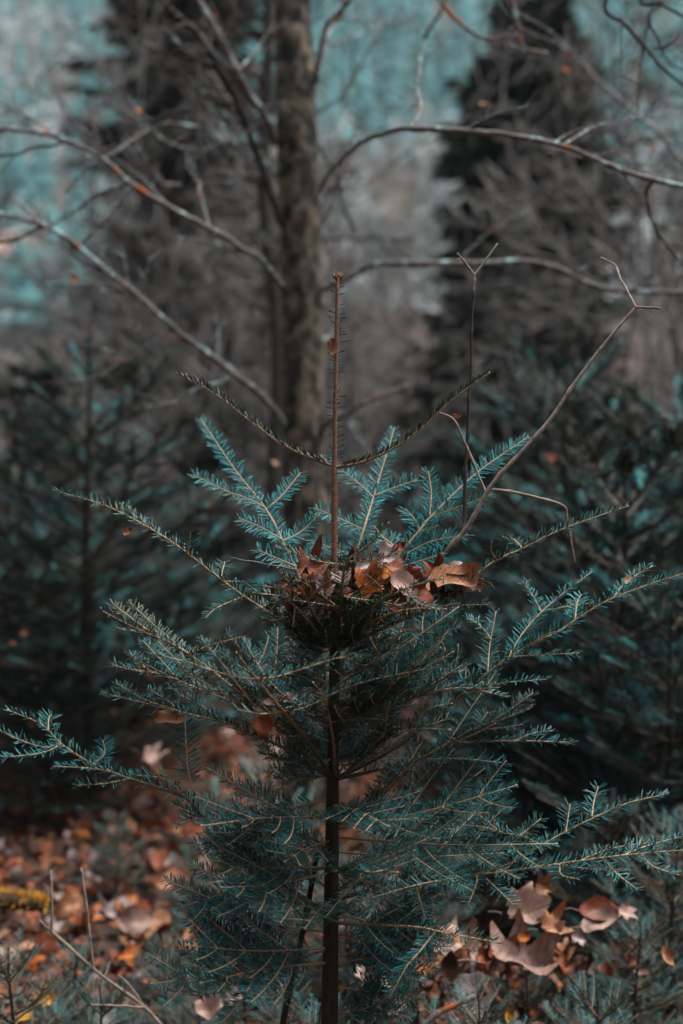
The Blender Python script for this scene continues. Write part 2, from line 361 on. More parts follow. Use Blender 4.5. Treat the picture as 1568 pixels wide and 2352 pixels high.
# ------------------------------------------------------------------ sapling variants in the background
def make_sapling(Ht, seed, whorls, spread=0.62, dens=520, olive=0.15, label='', cat='fir tree', group=None, fine=False):
    r = np.random.default_rng(seed)
    root = thing('young_fir_tree', label, cat, group=group)
    zs = Ht*np.concatenate((np.linspace(0.10, 0.84, whorls), [1.0]))
    wob = np.stack((r.normal(0, 0.006, 8).cumsum(), r.normal(0, 0.006, 8).cumsum(), np.linspace(0, Ht, 8)), -1); wob[0, :2] = 0
    P = spline(wob, 4); st = MB(); R = np.linspace(0.007+0.012*Ht, 0.0025, len(P)); tube(st, P, R, 8)
    so = st.obj('stem', M['fir_bark'], root)
    ln = MB(); needles(ln, P, 260, 0.016, 0.002, r, 'round', 0.2, 0.80, True, bright=0.4); n_ = ln.obj('needles', M['needle_far'], so, smooth=False); n_['kind'] = 'stuff'
    def on(z): return np.array((np.interp(z, P[:, 2], P[:, 0]), np.interp(z, P[:, 2], P[:, 1]), z))
    for k in range(whorls):
        z = zs[k]; top = 1-z/Ht; nb = 5 if k < whorls-1 else 4; a0 = r.uniform(0, 6.28)
        for j in range(nb):
            a = a0+j*2*math.pi/nb+r.normal(0, 0.15); Lb = min(spread, 0.10+0.62*top*Ht)*r.uniform(0.75, 1.12)
            el = math.radians(8+34*(1-top)**2+r.normal(0, 4))
            ax = grow_branch(on(z+r.normal(0, 0.012)), (math.cos(a)*math.cos(el), math.sin(a)*math.cos(el), math.sin(el)), Lb, r, 0.10+0.2*(1-top), 2+int(Lb/0.16))
            axes_to_objects(ax, root, r, dens, 0.021, 0.0018 if fine else 0.0036, not fine, olive)
        if k < whorls-1:                                  # short shoots between the whorls
            zi = (z+zs[k+1])/2
            for j in range(3):
                a = r.uniform(0, 6.28); ax = grow_branch(on(zi), (math.cos(a), math.sin(a), 0.25), 0.10+0.2*top*Ht, r, 0.1, 1)
                axes_to_objects(ax, root, r, dens, 0.020, 0.0018 if fine else 0.0036, not fine, olive)
    return root

# ------------------------------------------------------------------ trees by recursion (bare broadleaf)
def bare_tree(mb, base, Ht, r, depth=4, rad=None, lean=0.05, sides=4, fork=(3, 5), crown0=0.3):
    rad = rad or Ht*0.011
    def rec(p, d, L, R, lev):
        n = (6, 4, 3, 2, 1)[min(lev, 4)]; pts = [p]; dd = d
        for i in range(n):
            dd = unit(dd+r.normal(0, 0.07+0.05*lev, 3)+ZUP*0.03*lev); pts.append(pts[-1]+dd*L/n)
        P = np.array(pts); tube(mb, P, np.linspace(R, R*(0.5 if lev < depth else 0.25), len(P)), 6 if lev == 0 else 3)
        if lev >= depth: return
        k = r.integers(fork[0], fork[1]+1)+(4 if lev == 0 else 0)
        for j in range(k):
            f = r.uniform(crown0 if lev == 0 else 0.25, 1.0); i = min(n-1, int(f*n)); b = P[i]+(P[i+1]-P[i])*(f*n-i)
            t = unit(P[i+1]-P[i]); s = unit(np.cross(t, r.normal(0, 1, 3))); a = math.radians(r.uniform(28, 62))
            rec(b, t*math.cos(a)+s*math.sin(a), L*r.uniform(0.38, 0.62)*(0.8 if lev == 0 else 1), max(R*0.5*(1.15-f*0.5), 0.002), lev+1)
    rec(np.asarray(base, float), unit((r.normal(0, lean), r.normal(0, lean), 1)), Ht*0.75, rad, 0)

# ------------------------------------------------------------------ far hillside forest, bare woods, thicket (masses)
def far_forest():
    r = np.random.default_rng(3); mb = MB()
    n = 7500; yy = 100+360*r.random(n)**0.85; xx = (r.random(n)-0.5)*(0.9*yy+40)
    zz = height(xx, yy)
    patch = np.sin(xx*0.045+1)*np.cos(yy*0.03)+0.6*np.sin(xx*0.013-yy*0.02)
    for x, y, z, p in zip(xx, yy, zz, patch):
        Ht = r.uniform(4.5, 9)
        if p+r.normal(0, 0.35) > 0.15:                    # conifer: ragged stacked skirts
            k = 7; V = []; Tt = []; c = 0; wdt = Ht*r.uniform(0.22, 0.36)
            for j in range(4):
                z0 = Ht*(0.12+0.21*j); z1 = z0+Ht*0.36; a = np.linspace(0, 2*math.pi, k, endpoint=False)+r.random()*6
                R = wdt*(1-j*0.2)*r.uniform(0.6, 1.25, k)
                V += [(x+R[i]*math.cos(a[i]), y+R[i]*math.sin(a[i]), z+z0+r.normal(0, Ht*0.03)) for i in range(k)]+[(x, y, z+min(z1, Ht))]
                Tt += [(c+i, c+(i+1) % k, c+k) for i in range(k)]; c += k+1
            mb.add(V, None, Tt, 0, 0, (r.random(), max(0, r.normal(0.0, 0.2)), 0))
        else:                                             # bare crown: a spray of thin limbs
            m = 16; d = unit(r.normal(0, 1, (m, 3))+np.array((0, 0, 0.45)))
            s = np.array((x, y, z))+np.array((0, 0, 1))*(Ht*r.uniform(0.15, 0.65, m))[:, None]
            e = s+d*(Ht*r.uniform(0.2, 0.42, m))[:, None]; wv = unit(r.normal(0, 1, (m, 3)))*(Ht*0.035)
            V = np.stack((s-wv, s+wv, e), 1).reshape(-1, 3); mb.add(V, None, np.arange(m*3).reshape(-1, 3), 1, 1)
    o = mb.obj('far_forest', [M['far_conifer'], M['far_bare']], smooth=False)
    tag(o, 'hazy teal and grey wood covering the far hillside', 'forest', kind='stuff')
M['far_conifer'] = needle_mat('far_conifer', (0.035, 0.11, 0.118), (0.085, 0.22, 0.228), (0.12, 0.11, 0.095), 0.8)  # lighter teal carries part of the distance haze in the colour
M['far_bare'] = plain('far_bare_wood', (0.46, 0.45, 0.45))  # pale grey has some of the far haze painted in
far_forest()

def bare_woods():
    r = np.random.default_rng(11); mb = MB(); var = []
    for k in range(5):
        t = MB(); bare_tree(t, (0, 0, 0), 1.0, r, 4, 0.0065, 0.10, crown0=0.15); var.append(t)
    packs = [(np.concatenate(t.v), np.concatenate(t.q), np.concatenate(t.t)) for t in var]
    spots = []
    for k in range(60):
        d = r.uniform(20, 78); px = r.uniform(-250, 1820)
        spots.append((px, d, r.uniform(3.2, 6.5)))
    for k in range(26): spots.append((r.uniform(-150, 1750), r.uniform(8, 15), r.uniform(2.2, 4.2)))
    for k in range(13): spots.append((r.uniform(-150, 1750), r.uniform(7, 11), r.uniform(2.2, 4.2)))
    for px, d, Ht in spots:
        p = ground_point(px, d); V, Q, T_ = packs[r.integers(0, 5)]
        a = r.random()*6.28; c, s = math.cos(a), math.sin(a)
        W = V*Ht; W = np.stack((W[:, 0]*c-W[:, 1]*s, W[:, 0]*s+W[:, 1]*c, W[:, 2]), -1)+p-np.array((0, 0, 0.05))
        mb.add(W, Q, T_)
    o = mb.obj('bare_woods', M['woods'], smooth=True)
    tag(o, 'blurred mass of bare grey brown trees on the slope behind', 'forest', kind='stuff')
bare_woods()

# conifers standing behind the sapling
def spruce(name, label, px, d, Ht, rmax, seed, mat, taper=0.34, gap=0.16, clump=0.07, first=0.08, dens=1.0, nb=7):
    r = np.random.default_rng(seed); base = ground_point(px, d); root = thing(name, label, 'conifer', base)
    t = MB(); P = np.stack((np.zeros(12), np.zeros(12), np.linspace(-0.1, Ht, 12)), -1); tube(t, P, np.linspace(0.012*Ht+0.02, 0.01, 12), 8)
    t.obj('trunk', M['dark_trunk'], root); z = Ht*first; wood = MB(); nd = MB()
    while z < Ht*0.99:
        top = Ht-z; L = min(rmax, 0.12+taper*top)
        for j in range(nb):
            a = r.uniform(0, 6.28); l = L*r.uniform(0.55, 1.25); el = math.radians(r.uniform(-22, 4)+25*max(0, 1-top/1.2))
            tt = np.linspace(0, 1, 6); d_ = np.array((math.cos(a)*math.cos(el), math.sin(a)*math.cos(el), math.sin(el)))
            B = np.array((0, 0, z))+d_*(l*tt)[:, None]+ZUP*(0.12*l*tt**2)[:, None]; tube(wood, B, np.linspace(0.012, 0.004, 6), 3)
            n = int((10+l*52)*dens); q = r.uniform(0.12, 1.0, n); C = np.array((0, 0, z))+d_*(l*q)[:, None]+ZUP*(0.12*l*q**2)[:, None]
            S = unit(np.cross(d_, ZUP)); sg = r.choice((-1, 1), n); D = unit(d_*0.6+S*sg[:, None]*r.uniform(0.4, 1, n)[:, None]-ZUP*r.uniform(-0.1, 0.7, n)[:, None])
            Lc = clump*r.uniform(0.6, 1.8, n)[:, None]*(1.5-0.8*q)[:, None]; W = unit(np.cross(D, r.normal(0, 1, (n, 3))))*Lc*0.16
            V = np.stack((C, C+D*Lc*0.5+W, C+D*Lc*1.3, C+D*Lc*0.5-W), 1).reshape(-1, 3)
            nd.add(V, np.arange(n)[:, None]*4+np.arange(4), attr=np.repeat(np.stack((r.random(n), np.clip(r.normal(0.45, 0.2, n), 0, 1), q), -1), 4, 0))
        z += gap*r.uniform(0.7, 1.2)
    wood.obj('limbs', M['dark_trunk'], root)['kind'] = 'stuff'
    c = nd.obj('crown', mat, root, smooth=False); c['kind'] = 'stuff'; return root
M['spruce'] = needle_mat('spruce_foliage', (0.008, 0.014, 0.012), (0.038, 0.045, 0.035), (0.034, 0.029, 0.016), 0.75)
M['larch'] = needle_mat('dry_conifer_foliage', (0.030, 0.021, 0.018), (0.12, 0.085, 0.075), (0.060, 0.040, 0.030), 0.8)
def apex_h(px, py, d): return float(at(px, py, d)[2]-ground_point(px, d)[2])
spruce('spruce_tree', 'dense dark spruce with pointed tip right of the thick trunk', 1215, 11.5, apex_h(1215, 10, 11.5), 0.68, 21, M['spruce'], 0.50, gap=0.10, clump=0.13, dens=2.0, nb=13)
spruce('conifer_tree', 'brown dry conifer behind the bare branches left of the thick trunk', 430, 13, apex_h(430, -330, 13), 0.92, 22, M['larch'], 0.55, gap=0.15, clump=0.11, dens=1.6, nb=11)
spruce('spruce_tree', 'small dark spruce low between the thick trunk and the pointed spruce', 985, 10, apex_h(985, 760, 10), 0.7, 23, M['spruce'], 0.4)
spruce('spruce_tree', 'dark spruce standing low behind the young fir at the left', 80, 8.5, apex_h(80, 850, 8.5), 0.8, 24, M['spruce'], 0.45, dens=1.2)
spruce('spruce_tree', 'dark spruce low behind the left foot of the thick trunk', 500, 9, apex_h(500, 900, 9), 0.8, 25, M['spruce'], 0.5, dens=1.3)
spruce('spruce_tree', 'dark spruce half hidden behind the right young firs, below the pointed spruce', 1300, 8, apex_h(1300, 640, 8), 0.75, 26, M['spruce'], 0.42, dens=1.3)
spruce('spruce_tree', 'dark spruce behind the young firs at the right edge', 1600, 8.5, apex_h(1600, 900, 8.5), 0.9, 27, M['spruce'], 0.45, dens=1.2)

# distant house at the left edge
def house():
    d = 118; p = ground_point(-20, d); h = thing('house', 'pale house with reddish roof far off at the left edge', 'house', p)
    def box(mb, c, s):
        c = np.array(c); s = np.array(s)/2
        V = np.array([(x, y, z) for x in (-1, 1) for y in (-1, 1) for z in (-1, 1)])*s+c
        mb.add(V, [(0, 1, 3, 2), (4, 6, 7, 5), (0, 4, 5, 1), (2, 3, 7, 6), (0, 2, 6, 4), (1, 5, 7, 3)])
    m = MB(); box(m, (0, 0, 1.9), (5.0, 6, 3.8+0.6)); m.obj('wall', plain('house_wall', (0.72, 0.74, 0.74)), h, False)
    m = MB(); V = [(-2.9, -3.4, 4.0), (2.9, -3.4, 4.0), (2.9, 3.4, 4.0), (-2.9, 3.4, 4.0), (-2.9, 0, 6.2), (2.9, 0, 6.2)]
    m.add(V, [(0, 1, 5, 4), (2, 3, 4, 5), (0, 3, 2, 1)], [(0, 4, 3), (1, 2, 5)]); m.obj('roof', plain('house_roof', (0.45, 0.27, 0.23)), h, False)
    for x in (-1.4, 1.4):
        m = MB(); box(m, (x, -3.02, 2.1), (1.0, 0.08, 1.3)); m.obj('window', plain('house_glass', (0.05, 0.06, 0.07), 0.2), h, False)
    m = MB(); box(m, (0, -3.03, 1.2), (0.9, 0.1, 2.1)); m.obj('door', plain('house_door', (0.12, 0.08, 0.06)), h, False)
house()

# ------------------------------------------------------------------ thick trunk with its bare branches
def poly(pts, d0=None, n=7):
    """picture polyline with distances -> smooth world polyline; entries (x, y) take d0 or (x, y, d)"""
    return spline([at(p[0], p[1], p[2] if len(p) > 2 else d0) for p in pts], n)
def wander(P, r, amp):
    n = len(P); s = arclen(P)/max(arclen(P)[-1], 1e-6); o = np.zeros_like(P)
    for k in range(2, 7): o += np.sin(s[:, None]*k*5.1+r.random(3)*6.28)*r.normal(0, amp/k, 3)
    o *= np.sin(np.clip(s*6, 0, math.pi/2))[:, None]; return P+o
def bough(parent, pts, w0, w1, mat='branch', d0=None, twigs=3, seed=0, name='branch', amp=0.5, tl=(70, 210)):
    """a bare branch: widths in picture units at its own distance; small side twigs grow from it"""
    r = np.random.default_rng(seed+100); dm = np.mean([p[2] if len(p) > 2 else d0 for p in pts]); u = PX(dm)
    P = wander(poly(pts, d0), r, amp*u*7); P = P+r.normal(0, 0.55*u, P.shape); mb = MB(); R = np.linspace(w0, w1, len(P))*u/2
    tube(mb, P, R, 8, knob=0.28, r=r)
    for k in range(twigs*2):
        i = r.integers(int(len(P)*0.25), len(P)-2); t = unit(P[i+1]-P[i]); s = unit(np.cross(t, r.normal(0, 1, 3)))
        a = math.radians(r.uniform(35, 70)); d_ = unit(t*math.cos(a)+s*math.sin(a)+ZUP*0.15); L = r.uniform(*tl)*u
        q = np.linspace(0, 1, 7); B = P[i]+d_*(L*q)[:, None]+(t*0.3+unit(r.normal(0, 1, 3))*0.18)*(L*q**2)[:, None]
        B = wander(B, r, 0.6*u*3); tube(mb, B, np.linspace(R[i]*0.5, 0.9*u/2, 7), 5, knob=0.3, r=r)
        for j in (2, 4, 5):
            if r.random() < 0.3: continue
            t2 = unit(B[j+1]-B[j]); d2 = unit(t2*0.7+unit(np.cross(t2, r.normal(0, 1, 3)))*0.7); q2 = np.linspace(0, 1, 5)
            tube(mb, wander(B[j]+d2*(L*r.uniform(0.25, 0.5)*q2)[:, None], r, 0.6*u*2), np.linspace(R[i]*0.3, 0.7*u/2, 5), 4, knob=0.3, r=r)
    return mb.obj(name, M[mat], parent)
DT = 4.3
tb = at(705, 1955, DT); tb[2] = height(tb[0], tb[1])
beech = thing('bare_tree', 'thick dark bare trunk with long bare branches rising behind the young fir', 'tree', (0, 0, 0))
mb = MB(); r = np.random.default_rng(5)
P = spline([tb-np.array((0, 0, 0.1)), at(704, 1500, DT), at(700, 1150, DT), at(692, 600, DT), at(680, 250, DT), at(672, 0, DT), at(668, -400, DT), at(690, -900, DT+0.1), at(700, -1500, DT+0.2)], 14)
rr = np.interp(np.arange(len(P))/(len(P)-1), [0, 0.06, 0.5, 1], [0.095, 0.068, 0.062, 0.03])
tube(mb, P, rr, 20, knob=0.05, r=r); mb.obj('trunk', M['beech'], beech)
bough(beech, [(735, 445, 4.28), (738, 425, 4.1), (770, 380, 3.7), (830, 328, 3.35), (900, 300, 3.1), (940, 295, 3.0), (1050, 300), (1170, 311), (1290, 335), (1400, 380), (1480, 410), (1580, 432)], 15, 11, d0=2.95, seed=1, twigs=2, amp=0.35)
bough(beech, [(742, 665, 4.28), (780, 648, 4.1), (850, 617, 3.9), (950, 602), (1090, 604), (1200, 598), (1280, 615), (1350, 652), (1420, 668), (1590, 672)], 15, 11, d0=3.75, seed=2, twigs=2)
bough(beech, [(650, 665, 4.28), (636, 640, 4.15), (600, 600, 4.0), (550, 570, 3.8), (480, 520), (400, 476), (300, 420), (240, 370), (150, 326), (70, 305), (-20, 297)], 17, 9, d0=3.5, seed=3, twigs=3)
bough(beech, [(655, 985, 4.28), (640, 955, 4.2), (590, 900, 4.0), (500, 832, 3.8), (400, 755), (310, 675), (250, 625), (170, 560), (100, 520), (-20, 484)], 17, 9, d0=3.6, seed=4, twigs=5)
bough(beech, [(650, 520, 4.28), (637, 490, 4.25), (590, 350, 4.2), (545, 240, 4.1), (500, 150), (465, 90), (410, 40), (355, -15)], 20, 11, 'darktwig', d0=4.0, seed=5, twigs=3)
bough(beech, [(632, 330, 4.28), (618, 295, 4.2), (595, 250, 4.1), (550, 175), (530, 140), (490, 65), (445, -20)], 20, 15, d0=3.9, seed=6, twigs=2)
bough(beech, [(468, 92, 4.0), (455, 160, 3.98), (452, 250, 3.95), (460, 350, 3.9), (462, 385, 3.9)], 12, 9, seed=7, twigs=1, mat='darktwig')
bough(beech, [(455, 292, 3.95), (440, 290, 3.9), (380, 287, 3.9), (325, 305, 3.9), (280, 340, 3.85), (225, 372, 3.8), (150, 437, 3.8)], 11, 6, seed=8, twigs=2)
bough(beech, [(320, 306, 3.9), (300, 320, 4.0), (335, 372, 4.1), (370, 420, 4.2), (412, 425, 4.3)], 9, 8, seed=9, twigs=1)
bough(beech, [(300, 430, 3.5), (275, 465, 3.5), (235, 515, 3.5), (190, 556, 3.55)], 9, 6, seed=10, twigs=0)
bough(beech, [(724, 190, 4.28), (735, 110, 4.1), (760, 50, 4.0), (800, 0, 3.9), (830, -50, 3.9)], 13, 11, seed=11, twigs=1)
bough(beech, [(720, 170, 4.28), (760, 60, 4.4), (790, 0, 4.5), (830, -120, 4.6)], 16, 12, seed=12, twigs=1)
bough(beech, [(740, 985, 4.28), (765, 960, 4.2), (800, 945, 4.1), (850, 925, 4.0), (930, 880, 4.0)], 15, 8, seed=13, twigs=1)
bough(beech, [(545, 855, 3.9), (520, 872, 3.85), (450, 895, 3.8), (400, 925, 3.8), (330, 935, 3.8)], 9, 6, seed=14, twigs=1)
bough(beech, [(540, 855, 3.9), (500, 825, 4.0), (450, 805, 4.1), (380, 815, 4.2)], 9, 6, seed=15, twigs=1)
bough(beech, [(310, 678, 3.6), (250, 655, 3.7), (160, 655, 3.8), (80, 660, 3.9)], 7, 4, seed=16, twigs=1)
bough(beech, [(640, 400, 4.3), (600, 402, 4.5), (540, 402, 4.6), (480, 390, 4.7)], 10, 7, seed=17, twigs=1)
bough(beech, [(730, 330, 4.3), (760, 380, 4.5), (790, 470, 4.7), (815, 530, 4.8)], 9, 10, seed=18, twigs=0)
bough(beech, [(940, 297, 3.0), (965, 250, 3.2), (960, 180, 3.5), (975, 90, 3.8), (1000, 0, 4.0)], 7, 4, seed=19, twigs=3)
bough(beech, [(690, -330, 4.3), (850, -260, 3.7), (980, -60, 3.4), (1010, 5, 3.4), (1060, 60, 3.4), (1115, 92, 3.4), (1190, 82, 3.4)], 12, 7, seed=20, twigs=3)
bough(beech, [(690, -420, 4.3), (950, -400, 3.9), (1130, -200, 3.6), (1175, 0, 3.6), (1190, 60, 3.6), (1205, 110, 3.6), (1255, 122, 3.6)], 14, 8, seed=21, twigs=2)
bough(beech, [(1500, 415, 2.95), (1485, 440, 3.0), (1495, 500, 3.1), (1530, 560, 3.2), (1580, 615, 3.2)], 10, 8, seed=22, twigs=1, amp=0.3)
bough(beech, [(1220, 320, 2.95), (1310, 355, 3.2), (1370, 358, 3.3), (1440, 350, 3.3), (1480, 380, 3.3), (1500, 345, 3.3)], 5, 4, seed=23, twigs=1)

rb = np.random.default_rng(515)
ANCH = [(600, 600, 4.0), (480, 520, 3.6), (300, 420, 3.5), (150, 326, 3.5), (590, 350, 4.2), (500, 150, 4.0), (545, 240, 4.1), (452, 250, 3.95), (400, 755, 3.6), (250, 625, 3.6), (640, 250, 4.3), (645, 420, 4.3), (640, 90, 4.3), (460, 350, 3.9), (225, 372, 3.8), (100, 520, 3.6), (550, 175, 3.9), (635, 560, 4.3), (728, 260, 4.3), (735, 520, 4.3), (725, 120, 4.3), (975, 90, 3.8), (1290, 335, 2.95), (740, 780, 4.3)]
for k_, (x, y, d_) in enumerate(ANCH):
    sx = -1 if x < 700 else 1; a_ = rb.uniform(-0.5, 1.3); l_ = rb.uniform(130, 320); dx, dy = sx*math.cos(a_)*l_, -math.sin(a_)*l_; dz = rb.uniform(-0.1, 0.7)
    bough(beech, [(x, y, d_), (x+dx*0.35, y+dy*0.3+rb.normal(0, 12), d_+dz*0.3), (x+dx*0.7, y+dy*0.75+rb.normal(0, 18), d_+dz*0.7), (x+dx, y+dy, d_+dz)], rb.uniform(6, 9), 3.5, 'branch' if k_ % 3 else 'darktwig', seed=600+k_, twigs=2, tl=(50, 140))
tr2 = thing('bare_tree', 'thin dark straight trunk close behind the thick trunk on its left', 'tree')
d = 6.5; b0 = ground_point(640, d); mb = MB()
tube(mb, wander(spline([b0-np.array((0, 0, .1)), at(632, 1200, d), at(622, 700, d), at(618, 300, d), at(612, 0, d), at(610, -800, d)], 8), np.random.default_rng(3), 0.02), np.linspace(0.045, 0.022, 41), 10); mb.obj('trunk', M['dark_trunk'], tr2)
bough(tr2, [(620, 420, 6.5), (560, 380, 6.3), (500, 330, 6.2), (440, 250, 6.1)], 12, 6, 'darktwig', seed=31)
bough(tr2, [(622, 620, 6.5), (680, 560, 6.4), (820, 550, 6.2), (960, 545, 6.2)], 12, 6, 'darktwig', seed=32)
bough(tr2, [(616, 160, 6.5), (680, 60, 6.4), (730, -40, 6.3)], 10, 6, 'darktwig', seed=33)

# a tree whose trunk stands outside the frame; its thin branches hang in at the top right
tr3 = thing('bare_tree', 'thin dark bare branches hanging in at the top right corner', 'tree')
d = 3.3; b0 = ground_point(2000, d); mb = MB()
tube(mb, spline([b0-np.array((0, 0, .1)), at(1990, 1000, d), at(1960, 0, d), at(1930, -700, d), at(1900, -1300, d)], 8), np.linspace(0.05, 0.02, 33), 10); mb.obj('trunk', M['beech'], tr3)
bough(tr3, [(1940, -500, 3.3), (1700, -330, 3.2), (1470, -120, 3.1), (1390, 10, 3.1), (1430, 55, 3.1), (1480, 105, 3.1), (1530, 160, 3.1), (1600, 215, 3.1)], 13, 6, 'darktwig', seed=41, twigs=2)
bough(tr3, [(1935, -420, 3.3), (1700, -200, 3.2), (1480, -10, 3.2), (1520, 10, 3.2), (1580, 45, 3.2)], 10, 6, 'darktwig', seed=42, twigs=2)
bough(tr3, [(1520, 10, 3.2), (1490, 40, 3.2), (1510, 90, 3.25), (1535, 140, 3.25), (1590, 175, 3.25)], 6, 4, 'darktwig', seed=43, twigs=1)
bough(tr3, [(1965, 100, 3.3), (1800, 150, 3.9), (1600, 370, 4.2), (1520, 310, 4.3), (1450, 250, 4.4), (1380, 190, 4.5), (1330, 140, 4.6), (1270, 90, 4.7)], 14, 7, 'branch', seed=44, twigs=3)
bough(tr3, [(1500, 112, 3.1), (1535, 105, 3.05), (1565, 75, 3.05)], 5, 4, 'darktwig', seed=45, twigs=0)

# ------------------------------------------------------------------ the young fir in focus
D0 = 2.0; U = PX(D0)
fir = thing('young_fir_tree', 'sharp young fir in the middle with upright leader and leaf nest', 'fir tree', ground_point(755, D0))
FO = fir.location.copy(); FOv = np.array(FO)
def fp(pts, n=5):
    """picture units plus depth offset in the same units -> smooth world polyline"""
    a = np.array([(p[0], p[1], p[2] if len(p) > 2 else 0) for p in pts], float); a = spline(a, n)
    return np.array([at(x, y, D0+z*U) for x, y, z in a])
base = np.array(FO)-np.array((0, 0, 0.05))
stemP = np.vstack((spline([base, at(755, 2420, D0)], 4)[:-1], fp([(755, 2420), (760, 2100), (764, 1800), (768, 1500), (768, 1290), (768, 1070), (771, 850), (775, 640)], 8)))
s_ = arclen(stemP)/arclen(stemP)[-1]; yy_ = stemP[:, 2]
zr = [at(0, y, D0)[2] for y in (640, 850, 1070, 1075, 1300, 1480, 1500, 1800, 2350, 3000)]
rad = np.interp(yy_, zr[::-1], np.array([4.5, 5.0, 6.0, 7.0, 8.0, 9.5, 12, 14.5, 20, 24])[::-1]*U)
mb = MB(); k = np.argmin(np.abs(stemP[:, 2]-zr[5])); tube(mb, stemP[:k+1], rad[:k+1], 12, knob=0.06, r=rng); mb.obj('stem', M['fir_bark'], fir, origin=FO)
mb = MB(); tube(mb, stemP[k:], rad[k:], 10, knob=0.10, r=rng); ld = mb.obj('leader', M['leader'], fir, origin=FO)
mb = MB(); lp = fp([(768, 1070), (771, 850), (775, 640)], 12)
needles(mb, lp, 420, 22*U, 0.0015, rng, 'round', 0.25, 0.02, rad=0.0025); needles(mb, fp([(768, 1280), (768, 1070)], 8), 170, 17*U, 0.0014, rng, 'round', 0.3)
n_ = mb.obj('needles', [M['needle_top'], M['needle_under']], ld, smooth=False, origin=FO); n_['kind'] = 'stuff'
for dx, dy, dz in ((0, -4, 0), (-11, 0, 2), (12, 1, -3), (3, 2, 9), (-4, 2, -9), (8, -3, 5)):      # buds crowding the leader tip
    mb = MB(); c = fp([(775+dx*0.3, 641+dy, dz*0.3), (775+dx*0.8, 633+dy, dz), (775+dx*1.15, 626+dy, dz*1.2)], 3)
    tube(mb, c, np.array([2.2, 3.4, 3.8, 3.2, 2.2, 1.4, .7])[:len(c)]*U, 6); mb.obj('bud', M['leader'], ld, origin=FO)

def fbranch(main, twigs=(), mode='flat', dens=1050, ln=28, w0=7, olive=0.1, tmode='flat', s0=0.12, seed=None, auto=0, tw=3.0, wd=0.0016, N0=None, young=False):  # young picks the brighter needles, with light painted into their colour
    """one traced branch; twigs are traced polylines, auto adds that many pairs of grown side shoots"""
    r = np.random.default_rng(seed if seed is not None else int(abs(main[-1][0]*7+main[-1][1]*13)))
    wood = MB(); nd = MB(); P = fp(main)
    ws = np.linspace(w0, 2.4, len(P)); yg = np.clip((8.5-ws)/3.5, 0, 1); al = np.stack((yg, yg*0, yg*0), -1)
    tube(wood, P, ws*U/2, 7, knob=0.3, r=r, attr=al)
    needles(nd, P, dens, ln*U, wd, r, mode, olive, s0, N0=N0, rad=0.001)
    for t in twigs:
        Q = fp(t); tube(wood, Q, np.linspace(tw+1.4, 2.2, len(Q))*U/2, 6, knob=0.3, r=r, attr=(1, 0, 0))
        needles(nd, Q, dens, ln*U*0.95, wd, r, tmode, olive+r.normal(0.03, 0.14), 0.03, N0=N0, rad=0.001)
        if len(t) and arclen(Q)[-1] > 150*U and auto:
            pass
    T = tangents(P); Lt = arclen(P)[-1]
    for k in range(1, auto+1):
        f = 0.18+0.72*k/(auto+0.6); i = int(f*(len(P)-1)); U0 = ZUP if N0 is None else unit(N0); Nn = unit(U0-T[i]*np.dot(T[i], U0)); S = np.cross(T[i], Nn)
        for sg in (-1, 1):
            if r.random() < 0.15: continue
            a = math.radians(r.uniform(40, 56)); l2 = min(0.13, Lt*(1-f)*0.55+0.03)*r.uniform(0.7, 1.15); q = np.linspace(0, 1, 7)
            Q = P[i]+unit(T[i]*math.cos(a)+S*sg*math.sin(a)+Nn*r.uniform(-0.05, 0.2))*(l2*q)[:, None]+(T[i]*0.2+ZUP*0.1)*(l2*q**2)[:, None]
            tube(wood, Q, np.linspace(tw+1, 2.0, 7)*U/2, 5, knob=0.3, r=r, attr=(1, 0, 0)); needles(nd, Q, dens, ln*U*0.92, wd, r, tmode, olive+r.normal(0.05, 0.16), 0.04, N0=N0, rad=0.001)
    # terminal bud
    tube(wood, np.array([P[-1], P[-1]+T[-1]*3*U, P[-1]+T[-1]*6*U]), np.array((2.2, 3.2, 1.2))*U, 6, attr=(0.8, 0, 0))
    b = wood.obj('branch', M['shoot'], fir, origin=FO)
    o = nd.obj('needles', [M['needle_lit' if young else 'needle_top'], M['needle_under']], b, smooth=False, origin=FO); o['kind'] = 'stuff'
    return b
# top whorl
fbranch([(768, 1072, 0), (700, 1047, 10), (640, 1016, 20), (560, 956, 40), (490, 902, 55), (412, 860, 60)], mode='brush', ln=19, w0=8, olive=0.7, dens=1300, s0=0.03)
fbranch([(768, 1074, 0), (830, 1062, -10), (900, 1032, -20), (960, 990, -30), (1040, 916, -40), (1120, 858, -50)], mode='brush', ln=19, w0=8, olive=0.7, dens=1300, s0=0.03)
fbranch([(768, 1074, 0), (752, 1062, 40), (738, 1048, 90)], ln=20, w0=5)
